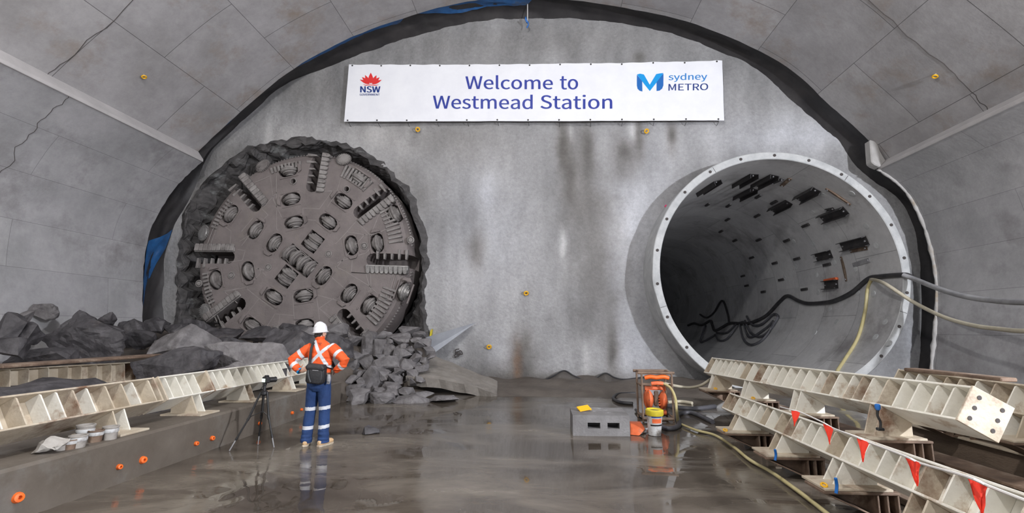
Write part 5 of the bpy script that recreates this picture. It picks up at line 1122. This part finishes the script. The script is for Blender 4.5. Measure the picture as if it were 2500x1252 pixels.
ARM = {-1: [(-.15, 0, 1.485), (-.215, -.01, 1.445), (-.33, -.045, 1.36), (-.432, -.075, 1.285), (-.395, -.085, 1.225), (-.32, -.10, 1.16), (-.265, -.11, 1.125)],
       1: [(.15, 0, 1.485), (.215, -.01, 1.445), (.33, -.04, 1.36), (.425, -.06, 1.29), (.39, -.05, 1.225), (.31, -.02, 1.165), (.255, .0, 1.125)]}
for s in (-1, 1):
    limb(mb, ARM[s], [.055, .055, .046, .042, .040, .034, .027])
    # hand on the hip: palm, four unequal bent fingers, thumb from the side of the palm
    w_ = Vector(ARM[s][-1])
    if s < 0: d = Vector((.80, -.10, .30)).normalized(); up_ = Vector((-.3, -.05, .95)); 
    else: d = Vector((-.45, .75, -.25)).normalized(); up_ = Vector((.1, .2, .95))
    up_ = (up_ - d * up_.dot(d)).normalized(); pn = d.cross(up_)
    limb(mb, [w_ - d * .01, w_ + d * .03, w_ + d * .075, w_ + d * .095], [(.026, .019), (.036, .017), (.040, .015), (.036, .012)], ref=tuple(up_))
    inn = Vector((0, 1, 0)) if s < 0 else Vector((-1, -.3, 0))
    for k, (off, ln) in enumerate([(.030, .072), (.010, .080), (-.010, .074), (-.029, .058)]):
        b0 = w_ + d * .088 + up_ * off; limb(mb, [b0, b0 + d * ln * .45 + up_ * off * .15, b0 + d * ln * .78 + inn * .008 + up_ * off * .2, b0 + d * ln + inn * .022 + up_ * off * .2], [.0095, .009, .0085, .006], n=10)
    b0 = w_ + d * .025 + up_ * .028; limb(mb, [b0, b0 + up_ * .028 + d * .018, b0 + up_ * .048 + d * .040, b0 + up_ * .055 + d * .06], [.013, .012, .010, .007], n=10)
LEG = {-1: [(-.085, 0, .93), (-.10, 0, .70), (-.118, .01, .50), (-.130, -.012, .30), (-.142, -.02, .09)], 1: [(.085, 0, .93), (.098, 0, .70), (.108, .012, .50), (.118, -.008, .30), (.125, -.015, .09)]}
FT = {-1: Vector((-.30, .95, 0)).normalized(), 1: Vector((.34, .94, 0)).normalized()}
for s in (-1, 1):
    limb(mb, LEG[s], [.085, .075, .056, .052, .036]); a = Vector(LEG[s][-1]); limb(mb, [Vector((a.x, a.y, .05)) - FT[s] * .045, Vector((a.x, a.y, .05)), Vector((a.x, a.y, .045)) + FT[s] * .10, Vector((a.x, a.y, .035)) + FT[s] * .17], [.028, .036, .036, .024])
bodyo = fuse(mb, 'body', [M['skin']], person, .0048, 2)
mb = MB()
for s in (-1, 1): ball(mb, hd(s * .03, .083, 1.718), (.011, .011, .009))
mb.build('eye', M['helmet'], person, True)
mb = MB(); ball(mb, hd(0, -.018, 1.738), (.080, .090, .094)); ball(mb, hd(0, -.05, 1.672), (.058, .045, .05)); fuse(mb, 'hair', [M['hair']], person, .008, 2)
# hard hat
hc = PX + Vector(hd(0, .0, 1.735)); tilt = Vector((-.08, -.06, 1)).normalized()
t_ = MB(); t_.lathe(hc - tilt * .01, tilt, [(.104, .0), (.121, -.006), (.124, .002), (.108, .010), (.106, .035), (.101, .078), (.087, .115), (.060, .142), (.028, .155), (.001, .157)], 36)
hh = t_.build('hard_hat', M['helmet'], person, True, angle=60); 
t_ = MB(); 
for s in (-.022, 0, .022):
    rdg = []
    for k in range(13):
        a = R(-62 + k * 124 / 12); v = Vector(hd(s, math.sin(a) * .105, 0)) - Vector(hd(0, 0, 0)); rdg.append(hc + v + tilt * (.012 + math.cos(a) * .142 - .004))
    t_.tube(rdg, .010 if s == 0 else .006, 8)
t_.build('crown_ridge', M['helmet'], hh, True)
# shirt
mb = MB()
limb(mb, [(0, 0, 1.03), (0, 0, 1.10), (0, 0, 1.18), (-.002, 0, 1.28), (-.006, -.005, 1.38), (-.010, -.005, 1.45), (-.014, 0, 1.51), (-.02, 0, 1.56), (-.026, .0, 1.60), (-.03, .0, 1.635)], [(.168, .118), (.176, .122), (.178, .120), (.188, .122), (.202, .125), (.205, .118), (.178, .100), (.118, .082), (.072, .072), (.066, .068)], n=28)
for s in (-1, 1): limb(mb, ARM[s], [.085, .092, .080, .071, .066, .058, .047], n=20)
def wr_shirt(c):
    return .006 * noise.noise(Vector((c.x * 14, c.y * 14, c.z * 9))) + .005 * noise.noise(Vector((c.x * 6 + c.z * 22, 3, c.z * 16 - c.x * 9))) + (.010 * noise.noise(Vector((c.x * 7, 8, c.z * 38))) if 1.08 < c.z < 1.2 else 0)
shirt = fuse(mb, 'work_shirt', [M['orange'], M['tape']], person, .0065, 3, wr_shirt)
def sdist(px, pz, a, b):
    ax, az = a; bx, bz = b; dx, dz = bx - ax, bz - az; t = max(0, min(1, ((px - ax) * dx + (pz - az) * dz) / (dx * dx + dz * dz))); return math.hypot(px - ax - t * dx, pz - az - t * dz)
bands = []
for s in (-1, 1):
    A = [Vector(p) for p in ARM[s]]; bands += [(A[1].lerp(A[2], .75), (A[3] - A[1]).normalized()), (A[4].lerp(A[5], .25), (A[6] - A[4]).normalized())]
for p in shirt.data.polygons:
    c = p.center; tp = False
    if abs(c.x) < .235 and c.y < .0 and c.z > 1.21:
        if sdist(c.x, c.z, (-.10, 1.62), (.135, 1.225)) < .024 or sdist(c.x, c.z, (.20, 1.55), (-.145, 1.215)) < .024: tp = True
    if abs(c.x) < .235 and c.y >= 0 and c.z > 1.21 and abs(abs(c.x) - .11) < .025: tp = True
    if abs(c.x) < .20 and 1.165 < c.z < 1.213: tp = True
    for b, d in bands:
        v = c - b
        if abs(v.dot(d)) < .026 and (v - d * v.dot(d)).length < .13 and abs(c.x) > .215: tp = True
    p.material_index = 1 if tp else 0
mb = MB(); mb.lathe(PX + Vector((-.03, .0, 1.612)), (-.05, -.1, 1), [(.070, 0), (.074, .01), (.071, .045), (.065, .046), (.064, .01)], 28); mb.build('collar', M['orange'], shirt, True, angle=50)
# small dark print between the shoulders
mb = MB()
for k, (x, z, w2) in enumerate([(.012, 1.553, .028), (.042, 1.555, .028), (.028, 1.528, .022)]): mb.box(PX + Vector((x, -.107 - .004 * k, z)), (w2, .006, .008))
mb.build('shirt_print', M['bag'], shirt)
# trousers
mb = MB()
limb(mb, [(0, 0, 1.085), (0, 0, 1.02), (0, -.008, .95), (0, -.008, .88), (0, 0, .83)], [(.174, .122), (.182, .128), (.190, .138), (.190, .134), (.17, .11)], n=28)
for s in (-1, 1):
    L_ = [(s * .088, -.002, .92), (s * .098, 0, .74)] + [LEG[s][2]] + [LEG[s][3]] + [LEG[s][4]] + [(LEG[s][4][0] - .003, LEG[s][4][1], .052)]
    limb(mb, L_, [(.100, .118), (.096, .104), (.083, .086), (.080, .084), (.084, .092), (.086, .096)], n=22)
def wr_tr(c): return .006 * noise.noise(Vector((c.x * 9, c.y * 9, c.z * 7))) + (.011 * noise.noise(Vector((c.x * 6, c.y * 4, c.z * 26))) * smooth(.45, .12, c.z)) + .008 * noise.noise(Vector((c.x * 12 + c.z * 8, 2, c.z * 12))) * smooth(.7, .85, c.z)
tr = fuse(mb, 'trousers', [M['navy'], M['tape']], person, .0065, 3, wr_tr)
for p in tr.data.polygons:
    c = p.center; z = c.z - .12 * c.x * (1 if c.x > 0 else 0); p.material_index = 1 if (.525 < z < .578 or .245 < z < .298) else 0
mb = MB(); limb(mb, [(0, 0, 1.062), (0, 0, 1.066), (0, 0, 1.096), (0, 0, 1.10)], [(.180, .128), (.184, .132), (.182, .130), (.178, .126)], n=36); mb.build('belt', M['belt'], person, True, angle=50)
for s in (-1, 1):
    a = Vector(LEG[s][-1]); F_ = FT[s]; mb = MB(); g = Vector((a.x, a.y - .01, 0))
    limb(mb, [g - F_ * .088 + Vector((0, 0, .05)), g - F_ * .06 + Vector((0, 0, .055)), g + Vector((0, 0, .062)), g + F_ * .09 + Vector((0, 0, .056)), g + F_ * .165 + Vector((0, 0, .048)), g + F_ * .205 + Vector((0, 0, .042))], [(.026, .030), (.044, .046), (.048, .056), (.050, .046), (.048, .038), (.026, .024)], n=18)
    limb(mb, [g - F_ * .015 + Vector((0, 0, .05)), g - F_ * .012 + Vector((0, 0, .15))], [.052, .054], n=16)
    bt = fuse(mb, 'boot', [M['boot']], person, .007, 3)
    mb = MB(); vs = [g + F_ * x + F_.cross(Vector((0, 0, 1))) * y for x, y in [(-.095, -.025), (-.07, -.042), (0, -.046), (.09, -.052), (.17, -.046), (.21, -.02), (.21, .02), (.17, .046), (.09, .052), (0, .046), (-.07, .042), (-.095, .025)]]
    mb.prism([PX + v + Vector((0, 0, -.004)) for v in vs], (0, 0, .03)); mb.build('sole', M['creamdirty'], bt, bevel=.004)
A = [Vector(p) for p in ARM[-1]]; mb = MB(); c = PX + A[5].lerp(A[6], .85); d = (A[6] - A[5]).normalized(); mb.lathe(c, d, [(.050, -.014), (.053, -.010), (.053, .010), (.050, .014)], 20); mb.build('blue_cuff', M['metroblue'], person, True, angle=30)
# shoulder bag: its own thing
bc = PX + Vector((.045, -.215, .955)); bag = thing('shoulder_bag', 'black shoulder bag hanging at the right hip of the person, strap over the left shoulder', 'bag', bc)
def rbox(c, s, rot, r=.03):
    mb = MB(); hx, hy_, hz = s[0] / 2, s[1] / 2, s[2] / 2; rings = []
    for z, k in ((-hz, .86), (-hz + r, 1), (0, 1.03), (hz - r, .98), (hz, .84)):
        ring = []
        for cx, cy, a0 in ((1, 1, 0), (-1, 1, 90), (-1, -1, 180), (1, -1, 270)):
            for q in range(5): a = R(a0 + q * 22.5); ring.append(Vector((cx * (hx * k - r) + r * math.cos(a), cy * (hy_ * k - r) + r * math.sin(a), z)))
        rings.append([Vector(c) + Matrix.Rotation(R(rot), 3, 'Y') @ v for v in ring])
    return mb.loft(rings)
Bc = PX + Vector((.045, -.205, 1.095)); rbox(Bc, (.275, .13, .29), 5).build('bag_body', M['bag'], bag, True, angle=60)
rbox(Bc + Vector((.015, -.062, -.035)), (.225, .05, .19), 5, .02).build('front_pocket', M['bag'], bag, True, angle=60)
rbox(Bc + Vector((.0, -.012, .095)), (.29, .145, .10), 5, .03).build('flap', M['bag'], bag, True, angle=60)
mb = MB(); mb.tube(spline([Bc + Vector((-.085, -.095, .06)), Bc + Vector((-.075, -.098, -.02)), Bc + Vector((-.04, -.095, -.115))], 6), .012, 8); mb.build('grey_panel', M['baggrey'], bag, True)
mb = MB(); mb.tube([Bc + Vector((-.02, -.092, .06)), Bc + Vector((.07, -.092, .053))], .006, 6); mb.build('zip_pull', M['hosepale'], bag, True)
def ribbon(pts, wd, th, ref):
    mb = MB(); pts = spline(pts, 6); rings = []
    for i, p in enumerate(pts):
        t = (pts[min(i + 1, len(pts) - 1)] - pts[max(i - 1, 0)]).normalized(); u = Vector(ref); u = (u - t * u.dot(t)).normalized(); v = t.cross(u); rings.append([p + u * wd / 2 + v * th / 2, p - u * wd / 2 + v * th / 2, p - u * wd / 2 - v * th / 2, p + u * wd / 2 - v * th / 2])
    return mb.loft(rings)
ribbon([Bc + Vector((-.135, -.0, .10)), PX + Vector((-.105, -.14, 1.26)), PX + Vector((-.100, -.142, 1.38)), PX + Vector((-.098, -.128, 1.48)), PX + Vector((-.095, -.085, 1.545)), PX + Vector((-.09, -.0, 1.575)), PX + Vector((-.07, .09, 1.52)), PX + Vector((.0, .14, 1.4)), PX + Vector((.12, .145, 1.25)), PX + Vector((.205, .05, 1.15)), PX + Vector((.20, -.10, 1.17)), Bc + Vector((.135, .01, .10))], .042, .006, (1, 0, .15)).build('strap', M['bag'], bag, True, angle=40)
gl = PX + Vector((.205, -.115, .93)); mb = MB(); limb(mb, [(.205, -.13, 1.08), (.212, -.135, 1.02), (.21, -.135, .97)], [.026, .034, .03]); 
for k in range(4): limb(mb, [(.190 + k * .013, -.135, .98), (.188 + k * .014, -.137, .93 + .01 * (k % 2))], [.010, .008], n=8)
o = fuse(mb, 'work_glove', [M['hosepale']], None, .006, 2); recenter(o); tag(o, 'grey work glove hanging from the belt behind the black shoulder bag', 'glove')

# ------------------------------------------------------------------ camera on its tripod
f1, f2_, f3 = atz(560, 1100), atz(669, 1092), atz(630, 1085); mid = (f1 + f2_ + f3) / 3
hub = at(645, 957, mid.y); t = thing('tripod', 'black photo tripod standing in the shallow water left of the person', 'tripod', Vector((mid.x, mid.y, 0)))
for k, f in enumerate((f1, f2_, f3)):
    dr = (f - hub); L = dr.length; dr.normalize(); st = hub + Vector((f.x - hub.x, f.y - hub.y, 0)).normalized() * .045
    mb = MB(); e1_, e2_ = hub.lerp(f, .46), hub.lerp(f, .80); mb.cyl(st, e1_, .017, 10); mb.cyl(e1_, e2_, .013, 10); mb.cyl(e1_ - dr * .03, e1_ + dr * .03, .020, 10); mb.cyl(e2_ - dr * .025, e2_ + dr * .025, .016, 10); lg = mb.build('leg', M['black'], t, True, angle=40)
    mb = MB(); mb.cyl(e2_, f, .009, 8); mb.build('steel_tip', M['hosepale'], lg, True)
mb = MB(); mb.lathe(hub + Vector((0, 0, -.05)), (0, 0, 1), [(.03, 0), (.05, .02), (.05, .06), (.025, .075), (.02, .17)], 16); mb.cyl(hub + Vector((0, 0, -.30)), hub + Vector((0, 0, -.04)), .013, 8); mb.build('centre_column', M['black'], t, True, angle=40)
cp = at(650, 927, mid.y); mb = MB(); mb.lathe(Vector((hub.x, hub.y, hub.z + .10)), (0, 0, 1), [(.026, 0), (.032, .02), (.024, .05), (.03, .06), (.03, max(.062, cp.z - hub.z - .10 - .052))], 14); mb.cyl(hub + Vector((0, -.02, .12)), hub + Vector((.02, -.13, .06)), .008, 6); mb.build('ball_head', M['black'], t, True, angle=40)
for f in (f1, f2_, f3): mb = MB(); mb.cyl(hub + Vector((0, 0, -.28)), hub.lerp(f, .44), .006, 6); mb.build('brace', M['black'], t)
camth = thing('photo_camera', 'black camera with a lit rear screen on top of the tripod', 'camera', cp + Vector((0, 0, -.05)))
rz = Matrix.Rotation(R(-28), 3, 'Z'); cx_ = lambda x, y, z: cp + rz @ Vector((x, y, z))
mb = MB(); mb.box(cp, (.135, .065, .092), rz); mb.build('camera_body', M['black'], camth, bevel=.012)
mb = MB(); mb.box(cx_(0, .005, .055), (.06, .055, .03), rz); mb.build('viewfinder', M['black'], camth, bevel=.01)
mb = MB(); mb.lathe(cx_(0, .03, -.005), rz @ Vector((0, 1, 0)), [(.036, 0), (.040, .02), (.040, .10), (.044, .12), (.036, .13), (.03, .11)], 20); mb.build('lens', M['black'], camth, True, angle=30)
mb = MB(); mb.box(cx_(-.012, -.036, -.006), (.075, .006, .052), rz); mb.build('rear_screen', M['screen'], camth)

# spray-painted squiggle on the wall above the leaning slab
mb = MB(); mb.tube(spline([at(x, y, YW - .085) for x, y in [(1121, 852), (1114, 853), (1111, 858), (1117, 861), (1121, 866), (1116, 871), (1110, 869), (1116, 862), (1124, 856), (1129, 864), (1119, 864)]], 5), .018, 5)
o = mb.build('painted_mark', M['groove'], None, True); recenter(o); tag(o, 'thin dark spray painted squiggle on the wall above the leaning concrete slab', 'paint mark')
